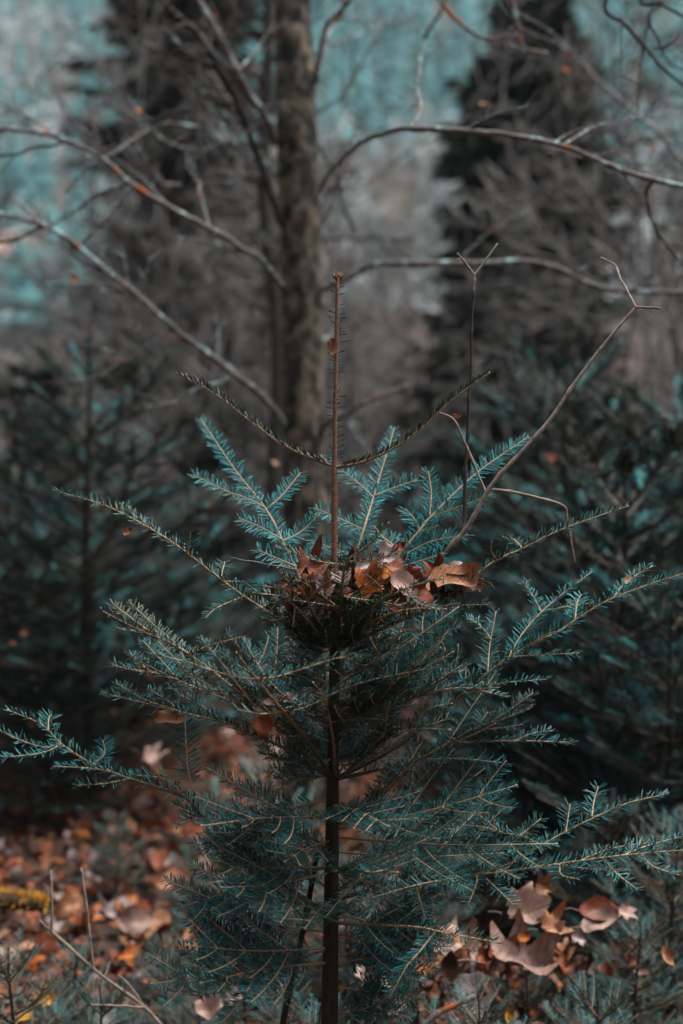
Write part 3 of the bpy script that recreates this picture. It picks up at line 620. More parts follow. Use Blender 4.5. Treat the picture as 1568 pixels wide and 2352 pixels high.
# second whorl: long side branches
fbranch([(766, 1492, 0), (700, 1457, 0), (640, 1421, 5), (560, 1370, 10), (480, 1310, 15), (410, 1256, 20), (330, 1206, 25), (240, 1161, 30), (125, 1127, 35)],
    [[(388, 1247, 20), (330, 1200, 50), (272, 1156, 75)], [(424, 1280, 18), (434, 1250, -30), (437, 1224, -75)], [(505, 1330, 15), (512, 1306, 60), (516, 1290, 95)],
     [(515, 1335, 12), (560, 1338, 50), (580, 1352, 90)], [(618, 1405, 5), (634, 1382, -40), (604, 1344, -90)], [(600, 1395, 8), (660, 1375, 40), (720, 1372, 70)], [(560, 1370, 10), (500, 1395, -30), (470, 1420, -50)]],
    mode='full', ln=24, w0=9, olive=0.4, dens=950)
fbranch([(770, 1492, 0), (850, 1457, 0), (930, 1420, 0), (1000, 1386, -5), (1080, 1331, -10), (1140, 1287, -15), (1200, 1260, -20), (1290, 1216, -25), (1438, 1163, -30)],
    [[(1140, 1287, -15), (1128, 1265, -55), (1129, 1244, -90)], [(1060, 1345, -8), (1000, 1330, 20), (960, 1318, 50)], [(1000, 1386, -5), (1060, 1390, -40), (1120, 1388, -70)],
     [(1090, 1325, -10), (1120, 1335, 30), (1135, 1352, 60)], [(930, 1420, 0), (980, 1402, -60), (1050, 1385, -110)], [(1200, 1260, -20), (1180, 1240, 40), (1150, 1235, 80)]],
    mode='full', ln=24, w0=9, olive=0.3, dens=950)
# second whorl: towards the viewer
fbranch([(772, 1490, 0), (782, 1400, -70), (794, 1297, -150), (840, 1256, -185), (890, 1204, -215)],
    [[(793, 1298, -150), (740, 1291, -160), (690, 1275, -170), (624, 1250, -185)], [(800, 1290, -152), (860, 1285, -175), (930, 1262, -195)], [(783, 1395, -72), (720, 1385, -100), (650, 1375, -120)],
     [(786, 1370, -90), (850, 1380, -120), (920, 1390, -140)], [(783, 1400, -70), (700, 1340, -90), (655, 1330, -100)]], ln=26, w0=10, olive=0.55, dens=950, s0=0.2)
fbranch([(768, 1492, 0), (720, 1440, -60), (680, 1395, -90), (640, 1370, -110), (585, 1362, -130)], [[(690, 1405, -85), (650, 1420, -60), (600, 1430, -50)], [(660, 1380, -100), (670, 1350, -150), (655, 1330, -180)]], ln=25, olive=0.4)
fbranch([(772, 1492, 0), (830, 1445, -60), (880, 1415, -100), (950, 1398, -130), (1020, 1400, -150)], [[(870, 1420, -95), (900, 1440, -70), (960, 1450, -60)], [(850, 1432, -80), (860, 1390, -150), (900, 1360, -190)]], ln=25, olive=0.5)
fbranch([(776, 1480, 0), (850, 1400, -110), (930, 1352, -170), (1010, 1330, -190)], [[(880, 1380, -135), (870, 1345, -170), (840, 1318, -190)], [(930, 1352, -170), (960, 1385, -190), (1010, 1400, -200)]], ln=25, w0=5, olive=0.45)
fbranch([(764, 1480, 0), (720, 1405, -100), (690, 1350, -150), (650, 1318, -170)], [[(705, 1378, -125), (740, 1345, -160), (760, 1330, -170)], [(690, 1350, -150), (640, 1350, -165), (600, 1345, -170)]], ln=25, w0=5, olive=0.45)
# second whorl: away from the viewer, sprays facing us
fbranch([(766, 1490, 0), (700, 1352, 150), (648, 1240, 240), (608, 1166, 310), (540, 1080, 390), (462, 964, 500)],
    [[(606, 1164, 310), (560, 1142, 310), (520, 1128, 310), (443, 1090, 310)], [(612, 1168, 310), (645, 1140, 340), (690, 1086, 390)], [(648, 1240, 200), (600, 1212, 200), (548, 1190, 195)],
     [(650, 1242, 200), (690, 1222, 220), (735, 1180, 240)], [(676, 1300, 165), (630, 1280, 170), (590, 1262, 170)], [(676, 1300, 165), (720, 1270, 200), (740, 1235, 220)]], ln=30, w0=8, olive=0.0, dens=1000, s0=0.3, wd=0.0015, N0=(0, -0.8, 0.75), young=True)
fbranch([(770, 1490, 0), (800, 1335, 140), (835, 1216, 205), (858, 1140, 280), (905, 985, 430)],
    [[(857, 1142, 280), (825, 1112, 300), (784, 1080, 320)], [(860, 1138, 280), (900, 1122, 290), (958, 1102, 300)], [(834, 1216, 205), (780, 1192, 215), (722, 1166, 225)],
     [(815, 1275, 175), (770, 1262, 190), (715, 1240, 200)], [(818, 1270, 175), (870, 1245, 190), (915, 1235, 200)]], ln=30, w0=8, olive=0.0, dens=1000, s0=0.3, wd=0.0015, N0=(0, -0.8, 0.75), young=True)
fbranch([(772, 1490, 0), (870, 1335, 95), (965, 1216, 150), (990, 1186, 168), (1090, 1090, 230), (1210, 1005, 300)],
    [[(986, 1190, 168), (990, 1130, 200), (983, 1082, 225)], [(992, 1186, 168), (1050, 1166, 130), (1132, 1135, 100)], [(965, 1218, 150), (950, 1190, 170), (930, 1168, 180)], [(960, 1222, 150), (985, 1216, 120), (1006, 1206, 100)],
     [(905, 1290, 115), (985, 1245, 130), (1075, 1228, 130)], [(925, 1268, 125), (880, 1235, 150), (860, 1210, 160)], [(890, 1310, 105), (960, 1290, 90), (1020, 1270, 80)]], ln=30, w0=8, olive=0.02, dens=1000, s0=0.3, wd=0.0015, N0=(0, -0.8, 0.75), young=True)
for k_, (x, y, z) in enumerate(((640, 1400, 60), (900, 1400, 70), (700, 1330, 60), (860, 1370, -40), (720, 1440, -60), (830, 1455, -50), (690, 1480, -30), (860, 1470, 40))):
    fbranch([(768, 1490, 0), ((768+x)/2, (1490+y)/2+14, z/2), (x, y, z)], auto=2, ln=25, w0=4, olive=0.35, s0=0.25, seed=700+k_)
rf = np.random.default_rng(808)
for k_ in range(10):                                      # short inner shoots packed round the stem
    a_ = rf.uniform(0, 6.28); l_ = rf.uniform(70, 150); x, z, y = 768+l_*math.cos(a_), l_*math.sin(a_)*0.9, rf.uniform(1395, 1470)
    fbranch([(768, 1488, 0), (768+(x-768)*0.5, (1488+y)/2+12, z/2), (x, y, z)], auto=2, ln=26, w0=5, olive=0.5, s0=0.15, seed=730+k_)
for k_ in range(22):
    a_ = rf.uniform(0, 6.28); l_ = rf.uniform(120, 390); yb = rf.uniform(1560, 1800); x, z, y = 768+l_*math.cos(a_), l_*math.sin(a_)*0.8, yb-rf.uniform(0.15, 0.55)*l_
    fbranch([(768, yb, 0), (768+(x-768)*0.5, (yb+y)/2+14, z/2), (x, y, z)], auto=3, ln=29, dens=900, N0=(0, -0.35, 0.93), w0=5, olive=0.22, s0=0.15, seed=760+k_)
for k_ in range(18):
    a_ = rf.choice((0, math.pi))+rf.normal(0, 0.55); l_ = rf.uniform(260, 620); yb = rf.uniform(1880, 2340); l_ *= 0.42 if math.cos(a_) > 0 and yb > 2010 else 1.0; x, z, y = 762+l_*math.cos(a_), l_*math.sin(a_)*0.8, yb-rf.uniform(-0.2, 0.40)*l_
    fbranch([(762, yb, 0), (762+(x-762)*0.5, (yb+y)/2+10, z/2), (x, y, z)], auto=4, ln=29, w0=6, olive=0.12, s0=0.15, seed=800+k_, dens=900, N0=(0, -0.55, 0.85), young=k_ % 4 == 0)
for k_ in range(9):                                       # boughs coming forward across the lower stem
    a_ = rf.uniform(3.3, 6.1); l_ = rf.uniform(170, 420); yb = (1835+k_*14) if k_ < 4 else rf.uniform(1900, 2330); x, z, y = 762+l_*1.1*math.cos(a_), l_*math.sin(a_), yb+rf.uniform(0.0, 0.35)*l_
    fbranch([(762, yb, 0), (762+(x-762)*0.5, (yb+y)/2-8, z/2), (x, y, z)], auto=4, ln=29, w0=6, olive=0.2, s0=0.15, seed=850+k_, dens=900, N0=(0, -0.4, 0.9))
# third whorl
fbranch([(766, 1792, 0), (690, 1742, 0), (640, 1712, 5), (520, 1662, 8), (420, 1638, 10), (320, 1612, 12), (236, 1592, 15)], [[(420, 1638, 10), (370, 1600, 40), (330, 1580, 60)], [(520, 1662, 8), (460, 1620, 40), (400, 1590, 60)]], auto=3, mode='full', ln=27, w0=9, olive=0.12)
fbranch([(766, 1790, 0), (700, 1700, 20), (600, 1640, 30), (450, 1580, 40), (400, 1560, 45), (330, 1541, 50), (262, 1531, 55)], auto=4, mode='full', ln=27, w0=8, olive=0.12)
fbranch([(766, 1790, 0), (705, 1700, -130), (632, 1612, -250), (590, 1560, -300), (545, 1502, -340)],
    [[(590, 1560, -300), (545, 1556, -305), (470, 1535, -310), (430, 1520, -315), (358, 1505, -325)], [(590, 1560, -300), (640, 1553, -300), (700, 1535, -305), (760, 1515, -310), (800, 1507, -315)], [(650, 1635, -220), (600, 1640, -230), (545, 1630, -240)], [(650, 1635, -220), (700, 1625, -230), (770, 1590, -250)]],
    ln=30, w0=10, olive=0.40, dens=850, s0=0.3)
fbranch([(766, 1790, 0), (660, 1690, -60), (560, 1600, -110), (430, 1500, -150), (350, 1460, -165), (272, 1443, -175)], [[(432, 1502, -150), (490, 1480, -170), (562, 1461, -190)], [(420, 1496, -150), (350, 1455, -130), (286, 1432, -120)], [(560, 1600, -110), (480, 1590, -130), (380, 1580, -140)]], auto=3, ln=26, w0=8, olive=0.4)
fbranch([(770, 1790, 0), (765, 1700, -110), (745, 1604, -190), (720, 1570, -220)], [[(745, 1605, -190), (794, 1580, -195), (861, 1560, -200), (980, 1536, -210)], [(750, 1608, -190), (700, 1616, -200), (675, 1622, -205), (580, 1645, -215)], [(757, 1660, -140), (830, 1650, -150), (890, 1655, -160)]], ln=28, w0=8, olive=0.3, s0=0.4)
fbranch([(770, 1790, 0), (840, 1738, -40), (900, 1690, -80), (960, 1674, -110), (1030, 1676, -130)], [[(900, 1692, -80), (840, 1676, -110), (782, 1676, -130)], [(940, 1680, -100), (980, 1630, -120), (1040, 1615, -130)]], auto=2, ln=28, w0=8, olive=0.2)
fbranch([(770, 1790, 0), (881, 1733, 10), (960, 1680, 15), (1098, 1564, 20), (1170, 1510, 20), (1234, 1474, 15), (1284, 1449, 10), (1384, 1385, 5), (1484, 1345, 0), (1600, 1308, -10)],
    [[(1165, 1515, 20), (1200, 1455, 70), (1246, 1403, 110), (1300, 1358, 140), (1362, 1311, 165)], [(1242, 1406, 110), (1224, 1370, 125), (1199, 1335, 140)], [(1120, 1545, 20), (1124, 1486, 80), (1139, 1404, 130)], [(1128, 1470, 90), (1105, 1440, 100), (1072, 1418, 110)],
     [(1404, 1378, 5), (1440, 1335, 45), (1500, 1299, 75)], [(1160, 1510, 20), (1230, 1505, -20), (1330, 1500, -45)], [(1320, 1426, 8), (1325, 1385, 50), (1335, 1365, 70)], [(1246, 1405, 110), (1320, 1390, 110), (1370, 1385, 110)], [(1200, 1490, 18), (1260, 1455, -20), (1300, 1452, -45)],
     [(1060, 1596, 18), (1150, 1570, -30), (1260, 1560, -60)]], mode='full', ln=28, w0=10, olive=0.15, dens=900, s0=0.2, young=True)
fbranch([(770, 1790, 0), (860, 1770, -10), (952, 1749, -20), (1070, 1683, -30), (1100, 1670, -32), (1160, 1648, -36), (1218, 1622, -40)], [[(1098, 1672, -32), (1110, 1650, 0), (1120, 1635, 20)], [(1090, 1676, -32), (1150, 1672, -70), (1200, 1664, -90)], [(1030, 1706, -26), (1161, 1702, -40), (1250, 1703, -50), (1318, 1706, -60)], [(1180, 1703, -45), (1220, 1685, -20), (1270, 1678, -10)], [(960, 1745, -20), (1050, 1742, -60), (1150, 1752, -80)]], auto=2, ln=27, w0=9, olive=0.15)
fbranch([(770, 1790, 0), (830, 1690, 90), (880, 1620, 140), (960, 1560, 180), (1070, 1540, 220)], auto=4, ln=30, w0=7, olive=0.05)
fbranch([(768, 1790, 0), (700, 1690, 100), (640, 1600, 160), (600, 1540, 200), (560, 1470, 240)], auto=4, ln=30, w0=7, olive=0.05)
fbranch([(768, 1790, 0), (790, 1660, 100), (830, 1560, 170), (880, 1480, 220)], auto=3, ln=30, w0=7, olive=0.05)
fbranch([(768, 1680, 0), (860, 1640, -20), (950, 1600, -40), (1060, 1580, -60), (1160, 1600, -70)], auto=4, ln=27, w0=6, olive=0.12)
fbranch([(768, 1680, 0), (700, 1640, 30), (640, 1610, 50), (520, 1560, 60)], auto=4, ln=27, w0=6, olive=0.12)
fbranch([(768, 1640, 0), (840, 1600, 60), (930, 1520, 110), (1010, 1470, 150)], auto=3, ln=28, w0=6, olive=0.05)
fbranch([(766, 1740, 0), (720, 1760, -50), (660, 1750, -80), (600, 1730, -90)], auto=2, ln=26, w0=5, olive=0.2)
# fourth whorl
fbranch([(757, 2092, 0), (695, 2063, -10), (630, 2010, -20), (565, 1953, -30), (480, 1900, -35), (430, 1835, -40), (340, 1802, -45), (280, 1783, -50), (200, 1748, -55), (140, 1708, -60), (95, 1664, -65), (20, 1632, -70)],
    [[(300, 1788, -48), (240, 1800, -80), (175, 1804, -100)], [(430, 1835, -40), (380, 1790, -60), (300, 1780, -80)], [(215, 1755, -54), (240, 1730, 0), (235, 1700, 20)], [(140, 1708, -60), (110, 1725, -90), (60, 1735, -100), (0, 1738, -110)], [(110, 1680, -63), (112, 1650, -30), (120, 1640, -20)], [(150, 1715, -60), (80, 1712, -70), (-20, 1670, -80)], [(260, 1775, -52), (210, 1765, -90), (120, 1760, -110)]],
    mode='full', ln=28, w0=13, olive=0.15, dens=900, s0=0.42, young=True)
fbranch([(762, 1985, 0), (725, 1930, -30), (640, 1912, -50), (550, 1905, -60), (470, 1880, -65), (400, 1850, -70)], [[(470, 1880, -65), (430, 1885, -90), (400, 1900, -100)], [(560, 1906, -60), (500, 1930, -90), (470, 1960, -100)], [(640, 1912, -50), (560, 1885, -40), (520, 1870, -30)], [(600, 1908, -55), (545, 1945, -90), (520, 2000, -100)]], auto=3, mode='full', ln=27, w0=9, olive=0.2, s0=0.05)
fbranch([(480, 1870, 60), (455, 1830, 70), (432, 1775, 85), (424, 1652, 110)], ln=36, w0=6, olive=0.0, s0=0.35, wd=0.0016)
fbranch([(764, 2070, 0), (850, 2045, -50), (960, 2035, -90), (1064, 2014, -120), (1154, 2003, -130), (1284, 1984, -140), (1434, 1964, -150), (1600, 1950, -160)],
    [[(1154, 2003, -130), (1200, 1965, -100), (1249, 1938, -90), (1300, 1910, -80), (1364, 1878, -70), (1440, 1845, -60), (1536, 1823, -50)], [(1359, 1876, -70), (1364, 1840, -40), (1374, 1806, -10)], [(1299, 1912, -80), (1304, 1880, -60), (1309, 1846, -40)], [(1240, 1942, -92), (1200, 1920, -80), (1154, 1912, -70), (1110, 1880, -50), (1064, 1838, -30)], [(1154, 1912, -70), (1100, 1898, -90), (1049, 1896, -100)],
     [(1094, 2010, -125), (1094, 2030, -170), (1074, 2080, -200)], [(956, 2038, -90), (962, 2060, -130), (976, 2108, -160)], [(1064, 2014, -120), (960, 2032, -180), (849, 2063, -220)], [(1384, 1972, -146), (1420, 2010, -180), (1464, 2044, -200)], [(1434, 1964, -150), (1480, 1945, -110), (1568, 1920, -80)], [(1284, 1984, -140), (1290, 2010, -190), (1330, 2020, -210)], [(1110, 2012, -125), (1150, 2050, -170), (1180, 2080, -190)],
     [(1330, 1978, -142), (1400, 1950, -100), (1490, 1935, -70)], [(1470, 1960, -152), (1500, 1990, -190), (1560, 2010, -210)]], auto=2, mode='full', ln=28, w0=10, olive=0.12, dens=900, s0=0.1)
fbranch([(764, 2060, 0), (820, 2010, -80), (829, 2022, -110), (850, 2050, -140), (805, 2095, -170)], auto=2, ln=28, w0=7, olive=0.2)
fbranch([(762, 2120, 0), (860, 2125, -120), (960, 2130, -200), (1024, 2143, -240), (1144, 2165, -280)], [[(1000, 2140, -230), (960, 2190, -260), (934, 2220, -275), (894, 2292, -290)]], mode='full', ln=28, w0=8, olive=0.35, s0=0.3)
fbranch([(764, 2000, 0), (860, 1960, 60), (960, 1930, 120), (1060, 1940, 160)], auto=4, ln=29, w0=7, olive=0.05)
fbranch([(762, 2050, 0), (690, 1990, 90), (620, 1950, 150), (540, 1930, 190)], auto=4, ln=29, w0=7, olive=0.05)
fbranch([(764, 1900, 0), (830, 1860, -30), (900, 1800, -50), (960, 1740, -60)], auto=2, ln=27, w0=8, olive=0.15, s0=0.3)

# ------------------------------------------------------------------ other young firs, blurred or low
low = make_sapling(0.62, 61, 5, 0.42, 560, 0.05, 'x', 'fir tree', fine=True)
mid = make_sapling(1.15, 62, 7, 0.55, 640, 0.15, 'x', 'fir tree')
tall = make_sapling(1.70, 63, 9, 0.68, 560, 0.22, 'x', 'fir tree')
used = set()
GROUP = 'young firs around the sharp one'
def place(proto, px, py, d, label, rot, H0):
    o = proto if proto.name not in used else copy_tree(proto)
    used.add(proto.name); p = ground_point(px, d); top = at(px, py, d)[2]
    o.location = p; s = (top-p[2])/H0; h = min(s*(0.8 if H0 < 1 else 1.0), 1.25); o.scale = (h, h, s); o.rotation_euler = (0, 0, rot)
    o['label'] = label; o['category'] = 'fir tree'; o['group'] = GROUP
F = [
 (tall, 188, 735, 4.5, 'blurred young fir standing alone at the left with a flat olive top', 0.3, 1.70),
 (tall, 1320, 720, 4.4, 'blurred young fir below the dark pointed spruce, behind the long curved twig', 1.9, 1.70),
 (tall, 1590, 800, 4.0, 'blurred young fir at the right edge beneath the rust coloured branch', 3.2, 1.70),
 (mid, 1440, 1000, 3.5, 'blurred young fir right of the curved twig, pale tips level with the fir top', 0.8, 1.15),
 (mid, 1200, 1020, 5.2, 'blurred young fir behind the bent side twig of the curved twig', 2.2, 1.15),
 (mid, 1545, 1330, 3.1, 'dark young fir under the right end of the long fir branch', 4.0, 1.15),
 (mid, 1260, 1400, 3.6, 'dark blurred young fir in the shade right of the leaf nest', 5.1, 1.15),
 (mid, 30, 1010, 5.0, 'blurred young fir at the left edge behind the lone fir', 3.6, 1.15),
 (mid, 380, 1120, 5.2, 'blurred young fir between the lone left fir and the thick trunk', 1.2, 1.15),
 (mid, 90, 1400, 4.3, 'low blurred young fir below the lone fir at the left edge', 2.9, 1.15),
 (low, 625, 1760, 3.0, 'low blurred teal fir just left of the sharp stem', 0.0, 0.62),
 (low, 930, 1865, 3.0, 'low pale blurred fir just right of the sharp stem', 2.1, 0.62),
 (low, 1110, 1820, 3.2, 'low blurred fir behind the start of the right low branch', 3.3, 0.62),
 (low, 1400, 1860, 2.9, 'low fir behind the upswept spray at lower right', 4.4, 0.62),
 (low, 1560, 1900, 2.7, 'low fir at the right edge beneath the low branch', 5.2, 0.62),
 (low, 265, 1880, 3.7, 'low blurred fir over the orange leaf litter at lower left', 0.7, 0.62),
 (low, 10, 2190, 2.35, 'low fir in the bottom left corner under the yellow moss', 2.6, 0.62),
 (low, 440, 2260, 2.5, 'low dark fir over the litter left of the stem foot', 3.9, 0.62),
 (low, 660, 2290, 2.4, 'low dark fir right beside the stem foot', 5.7, 0.62),
 (low, 1230, 2215, 2.5, 'low fir beneath the pale fallen leaves at lower right', 1.0, 0.62),
 (low, 1470, 2140, 2.5, 'low dark fir in the bottom right corner', 4.8, 0.62),
 (low, 440, 1960, 3.4, 'small low fir above the litter near the slanting pale branch', 0.1, 0.62),
 (low, 370, 2170, 2.7, 'low dark fir between the dead sapling and the slanting branch', 2.3, 0.62),
 (low, 560, 2140, 2.7, 'low dark fir under the slanting pale branch', 1.1, 0.62),
 (low, 720, 2330, 2.2, 'low dark fir at the bottom edge before the stem foot', 3.4, 0.62),
 (low, 1400, 2290, 2.25, 'low dark fir before the right end of the leaf pile', 0.3, 0.62),
 (low, 1110, 2310, 2.2, 'low dark fir at the bottom edge before the grey stick', 5.9, 0.62),
 (low, 880, 2150, 2.7, 'low dark fir right of the stem behind the drooping twig', 4.6, 0.62),
 (low, 150, 2205, 2.55, 'low dark fir at the foot of the two upright pale shoots', 5.0, 0.62),
 (low, 960, 2230, 2.6, 'low dark fir at the bottom behind the grey stick', 2.4, 0.62),
 (low, 230, 2290, 2.3, 'low fir at the bottom under the pale dead sapling', 0.4, 0.62),
 (low, 560, 1950, 3.0, 'low fir behind the slanting pale branch', 3.0, 0.62),
 (low, 800, 1990, 2.8, 'low dark fir directly behind the sharp stem', 1.6, 0.62),
 (low, 1300, 1960, 3.1, 'low blurred fir behind the middle of the right low branch', 0.9, 0.62),
 (mid, 1120, 1560, 4.0, 'dark blurred young fir behind the right third whorl', 2.7, 1.15),
 (mid, 1400, 1560, 3.8, 'dark blurred young fir in the gloom above the upswept spray', 0.2, 1.15),
]
for f_ in F: place(*f_)
def thicket():
    """dense young firs behind, too blurred to tell apart"""
    r = np.random.default_rng(77); wood = MB()
    for px, d, Ht in [(x, dd, h) for x, dd, h in zip(np.linspace(-150, 1750, 22), r.uniform(5.8, 8.5, 22), r.uniform(0.7, 1.5, 22))]:
        p = ground_point(px, d)
        for k in range(int(Ht/0.10)):
            z = 0.06+k*0.10
            for j in range(4):
                a = r.uniform(0, 6.28); L = 0.08+0.55*(Ht-z)*r.uniform(0.7, 1.1); q = np.linspace(0, 1, 5)
                P = p+np.array((0, 0, z))+np.array((math.cos(a), math.sin(a), 0.15))*(L*q)[:, None]+ZUP*(0.1*L*q*q)[:, None]
                needles(wood, P, 260, 0.045, 0.010, r, 'flat', 0.3, 0.0, True, bright=0.9 if r.random() < 0.06 else 0.08)
    o = wood.obj('fir_thicket', M['needle_far'], smooth=False); tag(o, 'dark thicket of young firs blurred into one mass', 'thicket', kind='stuff')
thicket()

# ------------------------------------------------------------------ bare twigs standing among the firs
def twig_thing(name, label, cat, boughs, mat='twig', group=None):
    t = thing(name, label, cat, group=group)
    for i, (pts, w0, w1) in enumerate(boughs):
        r = np.random.default_rng(int(pts[0][0]*3+pts[0][1])); P = fp(pts, 7); P = wander(P, r, 1.3*U)
        R = np.linspace(w0, w1, len(P))*U/2; kn = np.ones(len(P)); kn[::9] = 1.35
        mb = MB(); tube(mb, P, R*kn, 8, knob=0.2, r=r); mb.obj('stem' if i == 0 else 'twig', M[mat], t)
    return t
twig_thing('bare_sapling', 'long curved bare twig rising from the leaf nest to a fork at upper right', 'sapling', [
 ([(757, 3000, 120), (760, 2200, 110), (768, 1800, 110), (776, 1560, 130), (820, 1450, 125), (900, 1375, 110), (975, 1312, 95), (1000, 1290, 90), (1060, 1226, 80), (1086, 1188, 75), (1130, 1112, 70), (1200, 1035, 70), (1260, 968, 75), (1320, 880, 80), (1400, 775, 85), (1460, 706, 90)], 17, 7),
 ([(1460, 706, 90), (1485, 706, 85), (1517, 709, 80)], 6, 5), ([(1460, 706, 90), (1440, 668, 130), (1425, 640, 180), (1412, 610, 260), (1380, 592, 330)], 6, 5),
 ([(1122, 1124, 71), (1160, 1128, 90), (1200, 1135, 100), (1290, 1160, 110), (1302, 1195, 115), (1320, 1290, 120)], 8, 6),
 ([(1116, 1132, 71), (1090, 1070, 90), (1060, 1000, 95), (1040, 962, 95), (1003, 946, 95)], 6, 5)])
tt_ = [o for o in bpy.data.objects if o.get('label', '').startswith('long curved bare twig')][0]
mb = MB(); P = fp([(1062, 1224, 80), (1067, 1190, 100), (1068, 1090, 112), (1074, 1000, 120), (1076, 920, 118), (1082, 850, 121), (1082, 760, 118), (1088, 665, 120)], 6); kq = np.ones(len(P)); kq[::6] = 1.4; tube(mb, P, np.linspace(9.5, 5.5, len(P))*U/2*kq, 7, knob=0.25, r=rng); mb.obj('twig', M['darktwig'], tt_)
for pts, w0, w1 in (([(1087, 668, 120), (1089, 628, 120)], 7, 7), ([(1089, 632, 120), (1070, 606, 115), (1050, 582, 110)], 5.5, 4.5), ([(1089, 632, 120), (1110, 605, 125), (1142, 560, 130)], 5.5, 4.5), ([(1058, 592, 112), (1050, 600, 108)], 5, 4)):
    mb = MB(); P = fp(pts, 6); tube(mb, P, np.linspace(w0, w1, len(P))*U/2*(1+0.35*(np.arange(len(P)) % 4 == 0)), 7, knob=0.2, r=rng); mb.obj('twig', M['twig'], tt_)
twig_thing('bare_sapling', 'pale dead sapling with two upright shoots at lower left', 'sapling', [
 ([(420, 2420, 560), (332, 2314, 560), (221, 2231, 555), (118, 2140, 550), (91, 2113, 550)], 11, 7), ([(118, 2140, 550), (119, 2080, 550), (116, 2000, 555)], 8, 7), ([(215, 2228, 555), (206, 2150, 555), (200, 2089, 560), (186, 1994, 570)], 7, 5),
 ([(332, 2314, 560), (300, 2267, 565), (272, 2239, 570)], 6, 4), ([(332, 2314, 560), (270, 2310, 520), (209, 2308, 490)], 7, 5), ([(240, 2243, 556), (252, 2210, 570)], 5, 4)], 'palewood')
twig_thing('bare_sapling', 'pale dead branch slanting through the litter left of the stem', 'branch', [
 ([(660, 2300, 620), (604, 2184, 610), (553, 2105, 600), (505, 2034, 600), (474, 1975, 600), (454, 1936, 600)], 9, 6), ([(505, 2034, 600), (520, 1985, 620), (545, 1950, 640)], 6, 5), ([(553, 2105, 600), (585, 2080, 610)], 5, 4)], 'palewood')
twig_thing('bare_sapling', 'dark leaning stem crossing just left of the fir foot', 'sapling', [
 ([(600, 2700, 40), (650, 2352, 30), (690, 2160, 25), (716, 2030, 20), (728, 1960, 15)], 17, 11), ([(700, 2110, 22), (650, 2060, 30), (590, 2000, 50)], 6, 4)], 'fir_bark')
twig_thing('fallen_stick', 'grey fallen stick at the bottom right of the fir foot', 'stick', [
 ([(940, 2385, 300), (990, 2340, 310), (1040, 2310, 320), (1090, 2288, 330)], 16, 13), ([(1030, 2316, 318), (1050, 2345, 300)], 6, 4)], 'branch')
twig_thing('grass_stalk', 'thin dry stalk sticking out left beside the leaf nest', 'stalk', [([(700, 1312, 40), (620, 1297, 30), (528, 1281, 20)], 3.2, 2.4)], 'twig')
twig_thing('grass_stalk', 'thin stiff stalk hanging below the left side of the nest', 'stalk', [([(672, 1335, -100), (676, 1385, -102), (673, 1440, -104)], 3.6, 3.0)], 'palewood')
for i, (x0, y0, x1, y1, z) in enumerate(((900, 1470, 880, 1560, 120), (950, 1500, 925, 1570, 140), (1052, 1480, 1035, 1560, 160), (890, 1600, 850, 1660, 120), (1005, 1460, 1020, 1500, 150), (962, 1640, 950, 1740, 110))):
    twig_thing('twig', ['brown bare twig just right of the stem under the nest', 'short brown twig under the middle of the nest', 'pale bare twig under the right side of the nest', 'slanting bare twig right of the stem between fir whorls', 'tiny bare twig right of the others under the nest', 'upright bare twig low between the right fir branches'][i], 'twig',
        [([(x1-6, y1+60, z), (x1, y1, z), ((x0+x1)/2+4, (y0+y1)/2, z), (x0, y0, z)], 6, 4)], 'palewood')

